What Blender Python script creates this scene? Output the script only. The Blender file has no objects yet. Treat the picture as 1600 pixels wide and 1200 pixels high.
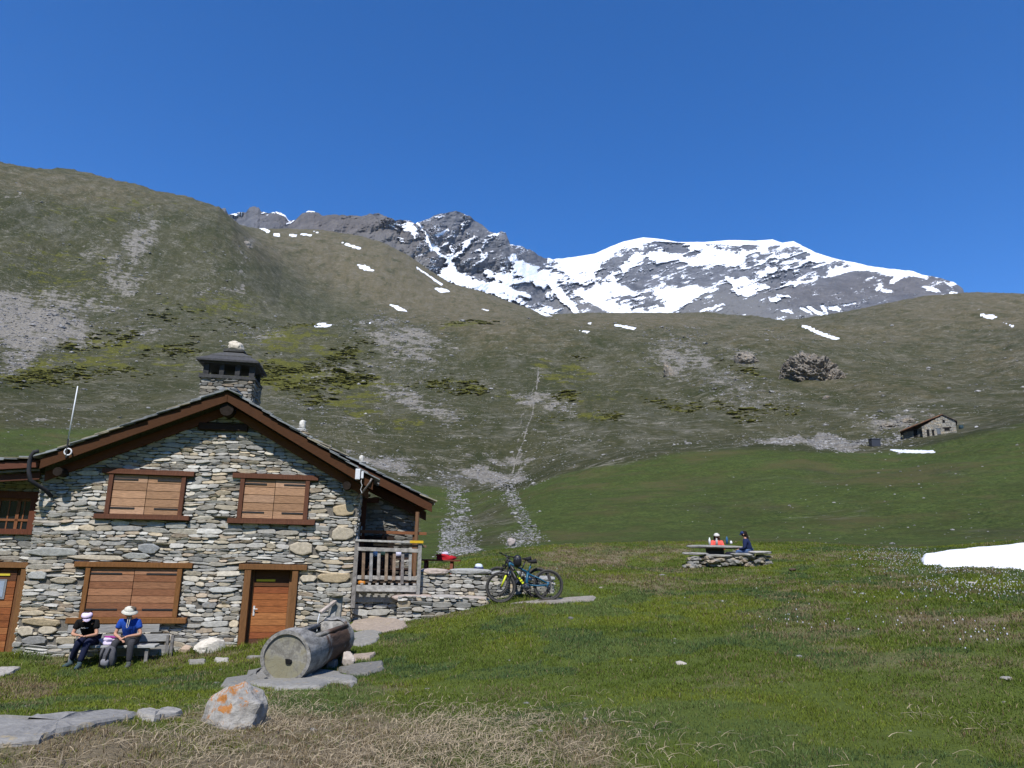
import bpy, bmesh, math, random
import numpy as np
from math import radians, sin, cos, pi, tan, atan2, hypot, sqrt
from mathutils import Vector, Matrix
random.seed(7); RNG = np.random.default_rng(11)
S = bpy.context.scene
COL = S.collection
# ------------------------------------------------------------------ camera
FPX = 1109.0; PITCH = radians(13.3); ROLL = radians(1.1); EYE = np.array([0, 0, 1.6])
_F = np.array([0, cos(PITCH), sin(PITCH)]); _U0 = np.array([0, -sin(PITCH), cos(PITCH)]); _R0 = np.array([1., 0, 0])
_R = _R0*cos(ROLL)+_U0*sin(ROLL); _U = _U0*cos(ROLL)-_R0*sin(ROLL)
cam = bpy.data.cameras.new('camera'); camo = bpy.data.objects.new('camera', cam); COL.objects.link(camo)
cam.sensor_width = 36; cam.lens = 36*FPX/1600; cam.clip_start = .1; cam.clip_end = 30000
camo.matrix_world = Matrix([[_R[0], _U[0], -_F[0], EYE[0]], [_R[1], _U[1], -_F[1], EYE[1]], [_R[2], _U[2], -_F[2], EYE[2]], [0, 0, 0, 1]])
S.camera = camo
# ------------------------------------------------------------------ light
SUN_EL = radians(54); SUN_AZ = radians(180+7)          # compass-like angle from +Y, clockwise
W = bpy.data.worlds.new('World'); S.world = W; W.use_nodes = True
nt = W.node_tree; bg = nt.nodes['Background']
sky = nt.nodes.new('ShaderNodeTexSky'); sky.sky_type = 'NISHITA'; sky.sun_disc = False
sky.sun_elevation = SUN_EL; sky.sun_rotation = SUN_AZ; sky.altitude = 2600; sky.air_density = 0.9; sky.dust_density = 0.0; sky.ozone_density = 3.0
hs = nt.nodes.new('ShaderNodeHueSaturation'); hs.inputs['Saturation'].default_value = 1.34; hs.inputs['Hue'].default_value = .507; hs.inputs['Value'].default_value = 1.15; nt.links.new(sky.outputs[0], hs.inputs['Color']); nt.links.new(hs.outputs[0], bg.inputs[0]); bg.inputs[1].default_value = 0.15
sl = bpy.data.lights.new('sun', 'SUN'); sl.energy = 4.3; sl.angle = radians(.53); sl.color = (1, .96, .9)
so = bpy.data.objects.new('sun', sl); COL.objects.link(so)
sd = Vector((sin(SUN_AZ)*cos(SUN_EL), cos(SUN_AZ)*cos(SUN_EL), sin(SUN_EL)))
so.rotation_euler = sd.to_track_quat('Z', 'Y').to_euler()
S.view_settings.view_transform = 'Standard'; S.view_settings.look = 'None'; S.view_settings.exposure = 0.38; S.view_settings.gamma = 1
S.cycles.max_bounces = 5; S.cycles.diffuse_bounces = 2; S.cycles.glossy_bounces = 2; S.cycles.transmission_bounces = 4

# ------------------------------------------------------------------ photo geometry -> world helpers
def raydir(px, py):
    d = _F[None, :] + np.multiply.outer((np.atleast_1d(px)-800.)/FPX, _R) - np.multiply.outer((np.atleast_1d(py)-600.)/FPX, _U)
    return d/np.hypot(d[:, 0], d[:, 1])[:, None]
def at(px, py, D): return EYE+raydir(px, py)[0]*D
def proj(P):
    v = P-EYE; k = v@_F; k = np.where(k > .05, k, .05)
    return 800+FPX*(v@_R)/k, 600-FPX*(v@_U)/k
HA = radians(10.6); EU = np.array([cos(HA), sin(HA), 0]); EN = np.array([-sin(HA), cos(HA), 0])
_r = raydir(425, 1000)[0]; P0 = EYE+_r*(17.6/_r[1]); P0[2] = 0
def fac(px, py, off=0.):
    d = raydir(px, py)[0]; t = ((P0+EN*off-EYE)@EN)/(d@EN); p = EYE+d*t
    return float((p-P0)@EU), float(p[2])
def HW(u, off, z=0.): p = P0+EU*u+EN*off; return np.array([p[0], p[1], z])

# ------------------------------------------------------------------ noise (numpy)
def _hash(ix, iy, iz, s):
    h = (ix*374761393+iy*668265263+iz*2147483647+s*1274126177) & 0xffffffff
    h = ((h ^ (h >> 13))*1274126177) & 0xffffffff
    h = ((h ^ (h >> 16))*2246822519) & 0xffffffff
    return ((h ^ (h >> 15)) & 0xffffff)/float(0xffffff)
def vnoise(x, y, z=0., s=0):
    x, y, z = np.broadcast_arrays(np.asarray(x, float), np.asarray(y, float), np.asarray(z, float))
    xi = np.floor(x).astype(np.int64); yi = np.floor(y).astype(np.int64); zi = np.floor(z).astype(np.int64)
    fx = x-xi; fy = y-yi; fz = z-zi
    fx = fx*fx*(3-2*fx); fy = fy*fy*(3-2*fy); fz = fz*fz*(3-2*fz)
    def c(a, b, d): return _hash(xi+a, yi+b, zi+d, s)
    r = 0
    for a in (0, 1):
        wa = fx if a else 1-fx
        for b in (0, 1):
            wb = fy if b else 1-fy
            for d in (0, 1):
                wd = fz if d else 1-fz
                r = r+wa*wb*wd*c(a, b, d)
    return r*2-1
def fbm(x, y, z=0., oct=5, s=0, g=.5):
    r = 0; a = 1; t = 0; k = 1.
    for o in range(oct):
        r = r+a*vnoise(np.asarray(x)*k+o*17.3, np.asarray(y)*k+o*9.1, np.asarray(z)*k+o*3.3, s+o); t += a; a *= g; k *= 2.03
    return r/t
def ridged(x, y, z=0., oct=5, s=0, g=.55):
    r = 0; a = 1; t = 0; k = 1.
    for o in range(oct):
        n = 1-np.abs(vnoise(np.asarray(x)*k+o*7.7, np.asarray(y)*k+o*3.1, np.asarray(z)*k+o*1.7, s+o)); r = r+a*n*n; t += a; a *= g; k *= 2.1
    return r/t
def smooth(e0, e1, x): t = np.clip((x-e0)/(e1-e0), 0, 1); return t*t*(3-2*t)
def blob(px, py, L):
    r = np.zeros(np.shape(px))
    for cx, cy, rx, ry, rot, a in L:
        c, s_ = cos(radians(rot)), sin(radians(rot))
        dx = px-cx; dy = py-cy; u = (dx*c+dy*s_)/rx; v = (-dx*s_+dy*c)/ry
        r = np.maximum(r, a*np.exp(-(u*u+v*v)**1.5*.7))
    return r
def pline(px, py, pts, w, a=1.):
    r = np.zeros(np.shape(px))
    for (x0, y0), (x1, y1) in zip(pts, pts[1:]):
        dx, dy = x1-x0, y1-y0; t = np.clip(((px-x0)*dx+(py-y0)*dy)/(dx*dx+dy*dy+1e-9), 0, 1)
        d = np.hypot(px-x0-t*dx, py-y0-t*dy); r = np.maximum(r, a*(1-smooth(w*.5, w*1.5, d)))
    return r
def inpoly(px, py, poly, soft=None):
    inside = np.zeros(np.shape(px), bool); n = len(poly); dist = np.full(np.shape(px), 1e9)
    for i in range(n):
        x0, y0 = poly[i]; x1, y1 = poly[(i+1) % n]
        c = ((y0 > py) != (y1 > py)) & (px < (x1-x0)*(py-y0)/(y1-y0+1e-12)+x0); inside ^= c
        dx, dy = x1-x0, y1-y0; t = np.clip(((px-x0)*dx+(py-y0)*dy)/(dx*dx+dy*dy+1e-9), 0, 1)
        dist = np.minimum(dist, np.hypot(px-x0-t*dx, py-y0-t*dy))
    sd_ = np.where(inside, dist, -dist)
    return sd_            # signed distance, + inside

# ------------------------------------------------------------------ near ground (thin plate spline through control points)
def G(px, py, D): return at(px, py, D)
CP = [(0, 0, 0), (0, -6, .3), (-8, -3, .2), (8, -3, .6), (-16, 0, 0), (16, 0, .9), (-30, 5, -1), (30, 8, 1.8), (3.5, 0, .15), (-3.5, 1, .05)]
for a in [(800, 1200, 6.0), (1600, 1200, 6.8), (0, 1200, 6.4), (400, 1200, 6.2), (60, 1132, 7.4), (240, 1118, 8.0), (200, 1100, 10.0), (20, 1100, 10.4), (355, 1140, 7.9), (520, 1120, 8.8),
          (450, 1066, 11.9), (560, 1055, 12.8), (560, 1000, 15.6), (700, 1060, 11.0), (700, 1000, 14.6), (850, 1000, 13.4), (1100, 1080, 9.2), (1000, 1000, 13.0), (1300, 1000, 12.8), (1600, 1000, 12.0), (1600, 1080, 9.2),
          (900, 942, 18.5), (1100, 930, 20.0), (1300, 930, 19.0), (1600, 930, 18.5), (950, 890, 25.5), (1110, 884, 27.5), (1250, 884, 26.5), (1500, 893, 25.5), (1640, 893, 25.),
          (784, 942, 17.95), (858, 940, 18.05), (640, 972, 18.1), (760, 947, 18.3), (690, 960, 18.2), (640, 1010, 14.8)]:
    CP.append(tuple(G(*a)))
for u, o, z in [(-5.4, 0, -.78), (-4.4, -.1, -.84), (-1.74, -.05, -.73), (-.6, -.05, -.64), (.6, -.05, -.5), (1.75, -.1, -.14), (-6.3, .3, -.82), (-9, .3, -.8), (-4.3, -1.5, -.97), (-2.5, -1.5, -.93), (-6.5, -2, -1.0), (-3.5, -.8, -.93),
                (3, 2, .45), (5, 1.5, .62), (6.8, 1.2, .8), (3, 6, .55), (-2, 6, -.3), (-6, 6, -.3), (6, 4, .8), (-10, 9, .2)]:
    CP.append(tuple(HW(u, o, z)))
CREST = [(-500, 905), (0, 895), (300, 890), (600, 882), (680, 874), (760, 862), (870, 851), (1000, 847), (1100, 846), (1250, 848), (1350, 853), (1440, 856), (1520, 850), (1600, 844), (2000, 830)]
CRD = 35.0
for x, y in CREST[::1]:
    CP.append(tuple(at(x, y, CRD)))
for x, y in CREST[::2]:
    CP.append(tuple(at(x, y+7, 46)))
CP = np.array(CP, float)
def _tpsk(r2): return np.where(r2 > 1e-12, r2*np.log(r2+1e-12)*.5, 0)
_n = len(CP); _K = _tpsk(((CP[:, None, :2]-CP[None, :, :2])**2).sum(-1))+np.eye(_n)*.6
_Pm = np.hstack([np.ones((_n, 1)), CP[:, :2]]); _A = np.zeros((_n+3, _n+3)); _A[:_n, :_n] = _K; _A[:_n, _n:] = _Pm; _A[_n:, :_n] = _Pm.T
_w = np.linalg.solve(_A, np.concatenate([CP[:, 2], np.zeros(3)]))
def tps(x, y):
    x = np.asarray(x, float); y = np.asarray(y, float); r = _w[_n]+_w[_n+1]*x+_w[_n+2]*y
    for i in range(_n): r = r+_w[i]*_tpsk((x-CP[i, 0])**2+(y-CP[i, 1])**2)
    return r
# ------------------------------------------------------------------ far profile rings
RINGS = [
 (CRD, CREST),
 (46, [(x, y+8) for x, y in CREST]),
 (70, [(-500, 880), (0, 870), (600, 868), (680, 862), (720, 858), (780, 852), (870, 848), (1000, 842), (1250, 843), (1400, 846), (1600, 836), (2000, 820)]),
 (110, [(-500, 800), (0, 800), (600, 830), (680, 825), (730, 818), (800, 800), (870, 780), (1000, 765), (1300, 760), (1600, 745), (2000, 735)]),
 (165, [(-500, 700), (0, 722), (500, 770), (600, 780), (680, 788), (740, 790), (790, 765), (870, 735), (950, 718), (1050, 702), (1150, 694), (1250, 693), (1340, 699), (1400, 699), (1450, 688), (1500, 676), (1600, 659), (2000, 630)]),
 (215, [(-500, 660), (0, 690), (500, 725), (600, 738), (700, 752), (800, 752), (870, 728), (950, 712), (1050, 699), (1150, 693), (1250, 694), (1330, 694), (1400, 691), (1450, 681), (1500, 672), (1600, 656), (2000, 625)]),
 (300, [(-500, 610), (0, 640), (300, 652), (600, 675), (800, 690), (1000, 665), (1200, 655), (1400, 652), (1500, 645), (1600, 632), (2000, 600)]),
 (480, [(-500, 540), (0, 575), (300, 590), (600, 600), (800, 600), (1000, 590), (1200, 582), (1400, 590), (1600, 585), (2000, 560)]),
 (740, [(-500, 480), (0, 520), (200, 510), (400, 520), (500, 515), (600, 506), (750, 508), (900, 505), (1000, 516), (1100, 525), (1230, 528), (1330, 540), (1450, 545), (1600, 535), (2000, 500)]),
 (900, [(-500, 430), (0, 470), (200, 480), (400, 500), (500, 510), (600, 503), (750, 498), (900, 502), (1000, 512), (1100, 520), (1230, 522), (1330, 535), (1450, 530), (1600, 520), (2000, 490)]),
 (1250, [(-800, 150), (-400, 195), (-100, 238), (0, 253), (100, 268), (200, 290), (250, 303), (300, 318), (340, 330), (365, 348), (400, 385), (440, 430), (480, 455), (520, 470), (600, 478), (700, 488), (820, 494), (900, 499), (1000, 501), (1100, 505), (1200, 508), (1300, 505), (1400, 495), (1500, 486), (1600, 485), (2000, 470)]),
 (1900, [(-800, 170), (-400, 215), (0, 268), (200, 305), (300, 330), (340, 344), (400, 357), (450, 357), (500, 359), (560, 368), (600, 380), (640, 400), (680, 428), (705, 443), (760, 458), (820, 480), (860, 491), (920, 489), (1000, 489), (1100, 489), (1180, 498), (1225, 501), (1260, 497), (1320, 487), (1380, 475), (1440, 463), (1490, 458), (1530, 456), (1600, 459), (2000, 470)]),
 (2300, [(-800, 260), (0, 330), (400, 395), (600, 430), (800, 510), (1000, 520), (1200, 525), (1400, 510), (1600, 500), (2000, 510)]),
]
NR = len(RINGS); LD = np.log(np.array([r[0] for r in RINGS]))
_ring = []
for D, pts in RINGS:
    d = raydir(np.array([p[0] for p in pts], float), np.array([p[1] for p in pts], float))
    az = np.arctan2(d[:, 0], d[:, 1]); o = np.argsort(az); _ring.append((az[o], d[o, 2]))
def ring_T(az):   # (n, NR) elevations (tan)
    return np.stack([np.interp(az, a, t) for a, t in _ring], 1)
def _tang(T):
    h = np.diff(LD); dl = np.diff(T, axis=1)/h; m = np.zeros_like(T)
    m[:, 1:-1] = np.where(dl[:, :-1]*dl[:, 1:] > 0, 2*dl[:, :-1]*dl[:, 1:]/(dl[:, :-1]+dl[:, 1:]+1e-30), 0)
    m[:, 0] = dl[:, 0]; m[:, -1] = dl[:, -1]; return m
def far_T(az, logd):
    az = np.asarray(az, float); shp = az.shape; az = az.ravel(); l = np.clip(np.asarray(logd, float).ravel(), LD[0], LD[-1])
    T = ring_T(az); m = _tang(T); k = np.clip(np.searchsorted(LD, l, side='right')-1, 0, NR-2); i = np.arange(len(az))
    h = LD[k+1]-LD[k]; t = (l-LD[k])/h; t2 = t*t; t3 = t2*t
    r = (2*t3-3*t2+1)*T[i, k]+(t3-2*t2+t)*h*m[i, k]+(-2*t3+3*t2)*T[i, k+1]+(t3-t2)*h*m[i, k+1]
    return r.reshape(shp)
def ground(x, y, detail=True):
    x = np.asarray(x, float); y = np.asarray(y, float); D = np.hypot(x, y)+1e-6; az = np.arctan2(x, y); ld = np.log(D)
    azc = np.clip(az, -1.1, 1.1)
    zf = 1.6+far_T(azc, ld)*D
    wn = 1-smooth(33, 37, D); zn = np.where(wn > 0, tps(np.clip(x, -45, 45), np.clip(y, -12, 48)), 0)
    z = zn*wn+zf*(1-wn)
    if detail:
        z = z+wn*(.05*fbm(x/2.2, y/2.2, 0, 3, 3)+.018*fbm(x/.45, y/.45, 0, 2, 9))*smooth(1, 5, D)
        w2 = smooth(50, 140, D)
        cr = (1-.85*np.exp(-((ld-math.log(1250))/.07)**2))*(1-.85*np.exp(-((ld-math.log(1900))/.07)**2)); a = w2*np.minimum(D*.016, 13)*cr
        z = z+a*(fbm(x/(16+D*.06), y/(16+D*.06), 0, 5, 21)*.8)+w2*np.minimum(D*.004, 3)*fbm(x/9, y/9, 0, 4, 5)
        w3 = smooth(850, 1050, D)*(1-smooth(1700, 1900, D))*smooth(-.2, -.5, az)
        z = z+w3*cr*38*(ridged((x*cos(.3)-y*sin(.3))/170, (x*sin(.3)+y*cos(.3))/600, 0, 4, 77)-.5)
        w4 = smooth(900, 1200, D)*(1-smooth(1750, 1900, D))*smooth(.1, .3, az)
        z = z+w4*cr*22*(ridged((x+y*.6)/190, (y-x)/700, 0, 3, 79)-.5)
    return z
def hit(px, py, dmin=3.):
    d = raydir(px, py)[0]; ds = np.exp(np.linspace(math.log(dmin), math.log(2200), 5000))
    z = ground(d[0]*ds, d[1]*ds); m = (EYE[2]+d[2]*ds) < z
    k = int(np.argmax(m)) if m.any() else 2000
    D = ds[k]; return np.array([d[0]*D, d[1]*D, z[k]])
def gz(x, y): return float(ground(np.array([x]), np.array([y]))[0])

# ------------------------------------------------------------------ object helpers
def props(o, label=None, cat=None, group=None, kind=None):
    if label: o['label'] = label
    if cat: o['category'] = cat
    if group: o['group'] = group
    if kind: o['kind'] = kind
    return o
def thing(name, label, cat, loc=(0, 0, 0), rz=0., group=None):
    o = bpy.data.objects.new(name, None); COL.objects.link(o); o.location = [float(v) for v in loc]; o.rotation_euler = (0, 0, rz); o.empty_display_size = .2
    return props(o, label, cat, group)
def facet(P, n, seed, lo=.62, hi=.95):
    r = np.random.default_rng(seed+500)
    for i in range(n):
        v = r.normal(0, 1, 3); v /= np.linalg.norm(v); d = r.uniform(lo, hi); q = P@v; k = np.where(q > d, d/np.maximum(q, 1e-6), 1); P = P*(k**.92)[:, None]
    return P
class MB:
    def __init__(s): s.v = []; s.f = []; s.c = []; s.col = (.5, .5, .5)
    def add(s, vs, fs, col=None):
        b = len(s.v); s.v += [tuple(map(float, v)) for v in vs]; c = col or s.col
        for f in fs: s.f.append(tuple(b+i for i in f)); s.c.append(c)
    def box(s, x0, x1, y0, y1, z0, z1, col=None, j=0., M=None):
        vs = [(x, y, z) for z in (z0, z1) for x, y in ((x0, y0), (x1, y0), (x1, y1), (x0, y1))]
        if j: vs = [(x+random.uniform(-j, j), y+random.uniform(-j, j), z+random.uniform(-j, j)) for x, y, z in vs]
        if M is not None: vs = [M@Vector(v) for v in vs]
        s.add(vs, [(3, 2, 1, 0), (4, 5, 6, 7), (0, 1, 5, 4), (1, 2, 6, 5), (2, 3, 7, 6), (3, 0, 4, 7)], col)
    def bar(s, a, b, w, h, col=None, up=(0, 0, 1)):
        a = Vector(a); b = Vector(b); d = (b-a); L = d.length; d.normalize(); up = Vector(up)
        x = d.cross(up); x = x.normalized() if x.length > 1e-4 else Vector((1, 0, 0)); z = x.cross(d)
        M = Matrix((( x[0], d[0], z[0], a[0]), (x[1], d[1], z[1], a[1]), (x[2], d[2], z[2], a[2]), (0, 0, 0, 1)))
        s.box(-w/2, w/2, 0, L, -h/2, h/2, col, M=M)
    def tube(s, pts, r, n=8, col=None, closed=False, cap=True):
        pts = [Vector(p) for p in pts]; m = len(pts); rs = r if hasattr(r, '__len__') else [r]*m; vs = []; pu = None
        for i, p in enumerate(pts):
            if closed: d = pts[(i+1) % m]-pts[i-1]
            else: d = pts[min(i+1, m-1)]-pts[max(i-1, 0)]
            d.normalize()
            if pu is None: pu = d.orthogonal().normalized()
            u = (pu-d*pu.dot(d)).normalized(); v = d.cross(u); pu = u
            for k in range(n): a = 2*pi*k/n; vs.append(p+u*cos(a)*rs[i]+v*sin(a)*rs[i])
        fs = []
        for i in range(m if closed else m-1):
            j = (i+1) % m
            for k in range(n): k2 = (k+1) % n; fs.append((i*n+k, i*n+k2, j*n+k2, j*n+k))
        if cap and not closed: fs += [tuple(range(n))[::-1], tuple((m-1)*n+k for k in range(n))]
        s.add(vs, fs, col)
    def lathe(s, prof, n=16, col=None, M=None):
        vs = []; fs = []
        for r, z in prof:
            for k in range(n): vs.append(Vector((r*cos(2*pi*k/n), r*sin(2*pi*k/n), z)))
        if M is not None: vs = [M@v for v in vs]
        for i in range(len(prof)-1):
            for k in range(n): k2 = (k+1) % n; fs.append((i*n+k, i*n+k2, (i+1)*n+k2, (i+1)*n+k))
        fs += [tuple(range(n))[::-1], tuple((len(prof)-1)*n+k for k in range(n))]
        s.add(vs, fs, col)
    def rock(s, c, sz, sub=2, amp=.25, seed=0, col=None, rot=0., sq=.6, freq=1.3, fct=0):
        bm = bmesh.new(); bmesh.ops.create_icosphere(bm, subdivisions=sub, radius=1)
        P = np.array([v.co[:] for v in bm.verts]); F = [[v.index for v in f.verts] for f in bm.faces]; bm.free()
        P = np.sign(P)*np.abs(P)**(1-.35*sq); n = 1+amp*fbm(P[:, 0]*freq+seed*3.1, P[:, 1]*freq, P[:, 2]*freq, 4, seed)*1.6; P = P*n[:, None]
        if fct: P = facet(P, fct, seed)
        if not hasattr(sz, '__len__'): sz = (sz,)*3
        P = P*np.array(sz); cr, sr = cos(rot), sin(rot); P = np.stack([P[:, 0]*cr-P[:, 1]*sr, P[:, 0]*sr+P[:, 1]*cr, P[:, 2]], 1)+np.array(c)
        s.add(P, F, col)
    def poly(s, pts, h, col=None):     # extruded polygon downwards by h from its 3d top outline
        n = len(pts); top = [tuple(p) for p in pts]; bot = [(p[0], p[1], p[2]-h) for p in pts]
        s.add(top+bot, [tuple(range(n)), tuple(range(2*n-1, n-1, -1))]+[(i, (i+1) % n+0, (i+1) % n+n, i+n)[::-1] for i in range(n)], col)
    def build(s, name, mat, parent=None, smooth=False, bev=0., sub=0):
        me = bpy.data.meshes.new(name); me.from_pydata(s.v, [], s.f); me.materials.append(mat)
        a = me.color_attributes.new('Col', 'FLOAT_COLOR', 'CORNER'); arr = []
        for f, c in zip(s.f, s.c): arr += [c[0], c[1], c[2], 1.]*len(f)
        a.data.foreach_set('color', arr)
        if smooth: me.polygons.foreach_set('use_smooth', [True]*len(s.f))
        me.update(); o = bpy.data.objects.new(name, me); COL.objects.link(o)
        if parent: o.parent = parent
        if bev: b = o.modifiers.new('bevel', 'BEVEL'); b.width = bev; b.segments = 2; b.limit_method = 'ANGLE'; b.angle_limit = radians(40)
        if sub: b = o.modifiers.new('sub', 'SUBSURF'); b.levels = sub; b.render_levels = sub
        return o
# ------------------------------------------------------------------ materials
class NT:
    def __init__(s, name):
        s.m = bpy.data.materials.new(name); s.m.use_nodes = True; s.t = s.m.node_tree; s.p = s.t.nodes['Principled BSDF']; s.t_co = None
    def n(s, ty, **k):
        o = s.t.nodes.new(ty)
        for a, b in k.items(): setattr(o, a, b)
        return o
    def l(s, a, b): s.t.links.new(a, b)
    def noise(s, vec, scale, detail=6, rough=.6, dist=0.):
        o = s.n('ShaderNodeTexNoise'); s.l(vec, o.inputs['Vector']); o.inputs['Scale'].default_value = scale; o.inputs['Detail'].default_value = detail; o.inputs['Roughness'].default_value = rough; o.inputs['Distortion'].default_value = dist
        return o.outputs['Fac']
    def ramp(s, f, a, b, ca=(0, 0, 0), cb=(1, 1, 1)):
        o = s.n('ShaderNodeMapRange'); o.interpolation_type = 'SMOOTHSTEP'; s.l(f, o.inputs[0]); o.inputs[1].default_value = a; o.inputs[2].default_value = b; return o.outputs[0]
    def mix(s, f, a, b, mode='MIX'):
        o = s.n('ShaderNodeMix', data_type='RGBA', blend_type=mode)
        for i, v in ((0, f), (6, a), (7, b)):
            if isinstance(v, (int, float)): o.inputs[i].default_value = v
            elif isinstance(v, tuple): o.inputs[i].default_value = (*v, 1)
            else: s.l(v, o.inputs[i])
        return o.outputs[2]
    def math(s, op, a, b=0., c=None):
        o = s.n('ShaderNodeMath', operation=op)
        for i, v in enumerate((a, b, c)):
            if v is None: continue
            if isinstance(v, (int, float)): o.inputs[i].default_value = v
            else: s.l(v, o.inputs[i])
        return o.outputs[0]
    def attr(s, name, ty='GEOMETRY'): o = s.n('ShaderNodeAttribute', attribute_name=name, attribute_type=ty); return o
    def obj(s, sc=(1, 1, 1)):
        c = s.n('ShaderNodeTexCoord'); m = s.n('ShaderNodeMapping'); s.l(c.outputs['Object'], m.inputs[0]); m.inputs['Scale'].default_value = sc; return m.outputs[0]
    def pos(s): return s.n('ShaderNodeNewGeometry').outputs['Position']
    def bump(s, h, st, dist=.02):
        o = s.n('ShaderNodeBump'); s.l(h, o.inputs['Height']); o.inputs['Strength'].default_value = st; o.inputs['Distance'].default_value = dist; s.l(o.outputs[0], s.p.inputs['Normal'])
    def out(s, col, rough=.9, spec=.2):
        if isinstance(col, tuple): s.p.inputs['Base Color'].default_value = (*col, 1)
        else: s.l(col, s.p.inputs['Base Color'])
        s.p.inputs['Roughness'].default_value = rough; s.p.inputs['Specular IOR Level'].default_value = spec
        return s.m
def vc(name, scale=8., st=(1, 1, 1), lo=.6, hi=1.25, rough=.85, bump=.4, dist=.01, spec=.2, metal=0., tint=None, detail=6):
    t = NT(name); co = t.obj(st); f = t.noise(co, scale, detail, .65); c = t.attr('Col').outputs['Color']
    mr = t.n('ShaderNodeMapRange'); t.l(f, mr.inputs[0]); mr.inputs[1].default_value = .3; mr.inputs[2].default_value = .7; mr.inputs[3].default_value = lo; mr.inputs[4].default_value = hi
    v = t.n('ShaderNodeVectorMath', operation='SCALE'); t.l(c, v.inputs[0]); t.l(mr.outputs[0], v.inputs[3]); col = v.outputs[0]
    if tint: f2 = t.noise(co, scale*.35, 4, .6); col = t.mix(t.ramp(f2, tint[1], tint[1]+.12), col, tint[0])
    if bump: t.bump(f, bump, dist)
    t.p.inputs['Metallic'].default_value = metal
    return t.out(col, rough, spec)
M_STONE = vc('stone', 14, lo=.72, hi=1.18, rough=.92, bump=.7, dist=.02, tint=((.33, .27, .17), .62))
M_STONE2 = vc('stone_dark', 12, lo=.6, hi=1.2, rough=.95, bump=.7, dist=.02)
M_MORTAR = vc('mortar', 20, lo=.5, hi=1.2, rough=1)
M_WOODH = vc('wood_plank', 7, (1.0, 6, 18), lo=.45, hi=1.35, rough=.75, bump=.3, dist=.004)
M_WOODV = vc('wood_post', 6, (14, 6, 1.2), lo=.6, hi=1.25, rough=.8, bump=.3, dist=.004)
M_WOODY = vc('wood_beam', 6, (14, 1.2, 14), lo=.6, hi=1.25, rough=.8, bump=.3, dist=.004)
M_OLD = vc('weathered_wood', 5, (2, 2, 2), lo=.5, hi=1.3, rough=.9, bump=.6, dist=.01)
M_SLATE = vc('slate', 7, lo=.6, hi=1.3, rough=.7, bump=.5, dist=.01, spec=.35)
M_METAL = vc('metal', 20, lo=.9, hi=1.1, rough=.4, bump=0, spec=.5)
M_PAINT = vc('paint', 25, lo=.88, hi=1.1, rough=.45, bump=.05, spec=.4)
M_CLOTH = vc('cloth', 40, lo=.75, hi=1.2, rough=.95, bump=.5, dist=.006, spec=.1)
M_SKIN = vc('skin', 30, lo=.9, hi=1.1, rough=.6, bump=.05, spec=.3)
M_RUB = vc('rubber', 60, lo=.8, hi=1.2, rough=.8, bump=.3, spec=.2)
M_GLASS = vc('dark_glass', 5, lo=.8, hi=1.2, rough=.12, bump=0, spec=.6)

# ------------------------------------------------------------------ terrain sheet
BG = {}
def build_grid(name, P, cols, rows, attrs, mat, closed=False):
    me = bpy.data.meshes.new(name); n = cols*rows
    me.vertices.add(n); me.vertices.foreach_set('co', P.astype(np.float32).ravel())
    r = np.arange(rows-1)[:, None]*cols; c = np.arange(cols if closed else cols-1)[None, :]; c2 = (c+1) % cols
    q = np.stack([r+c, r+c2, r+cols+c2, r+cols+c], -1).reshape(-1, 4)
    nf = len(q); me.loops.add(nf*4); me.loops.foreach_set('vertex_index', q.astype(np.int32).ravel())
    me.polygons.add(nf); me.polygons.foreach_set('loop_start', np.arange(0, nf*4, 4, dtype=np.int32))
    me.polygons.foreach_set('use_smooth', np.ones(nf, bool))
    for k, a in attrs.items():
        at_ = me.attributes.new(k, 'FLOAT', 'POINT'); at_.data.foreach_set('value', a.astype(np.float32).ravel())
    me.materials.append(mat); me.update(calc_edges=True); me.validate()
    o = bpy.data.objects.new(name, me); COL.objects.link(o); return o

def dryness(x, y):
    """0 lush green .. 1 straw coloured, over the near ground"""
    P = np.stack([x, y, ground(x, y, False)], -1); px, py = proj(P)
    n = fbm(x/3.1, y/3.1, 0, 5, 41); n2 = fbm(x/.8, y/.8, 0, 3, 42)
    d = .16+.5*n+.5*n2
    d += blob(px, py, [(560, 1195, 270, 70, -3, .52), (400, 1135, 130, 36, 5, .5), (100, 1190, 160, 45, 0, .5), (1480, 1000, 230, 55, 8, .3), (1250, 940, 260, 40, 3, .22), (960, 866, 150, 16, -4, .3), (1240, 872, 200, 14, 0, .15), (40, 1078, 55, 16, 0, .7), (1480, 1120, 120, 40, 10, .25), (900, 1170, 70, 40, 0, .4)])
    d -= blob(px, py, [(980, 1000, 150, 60, 5, .42), (1000, 1100, 180, 50, 5, .4), (1250, 1130, 260, 45, 4, .3), (700, 1020, 220, 50, -6, .25), (200, 1070, 260, 38, 0, .3), (760, 1110, 220, 30, 0, .25), (850, 960, 120, 25, 0, .2)])
    return np.clip(d, 0, 1)

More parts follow.
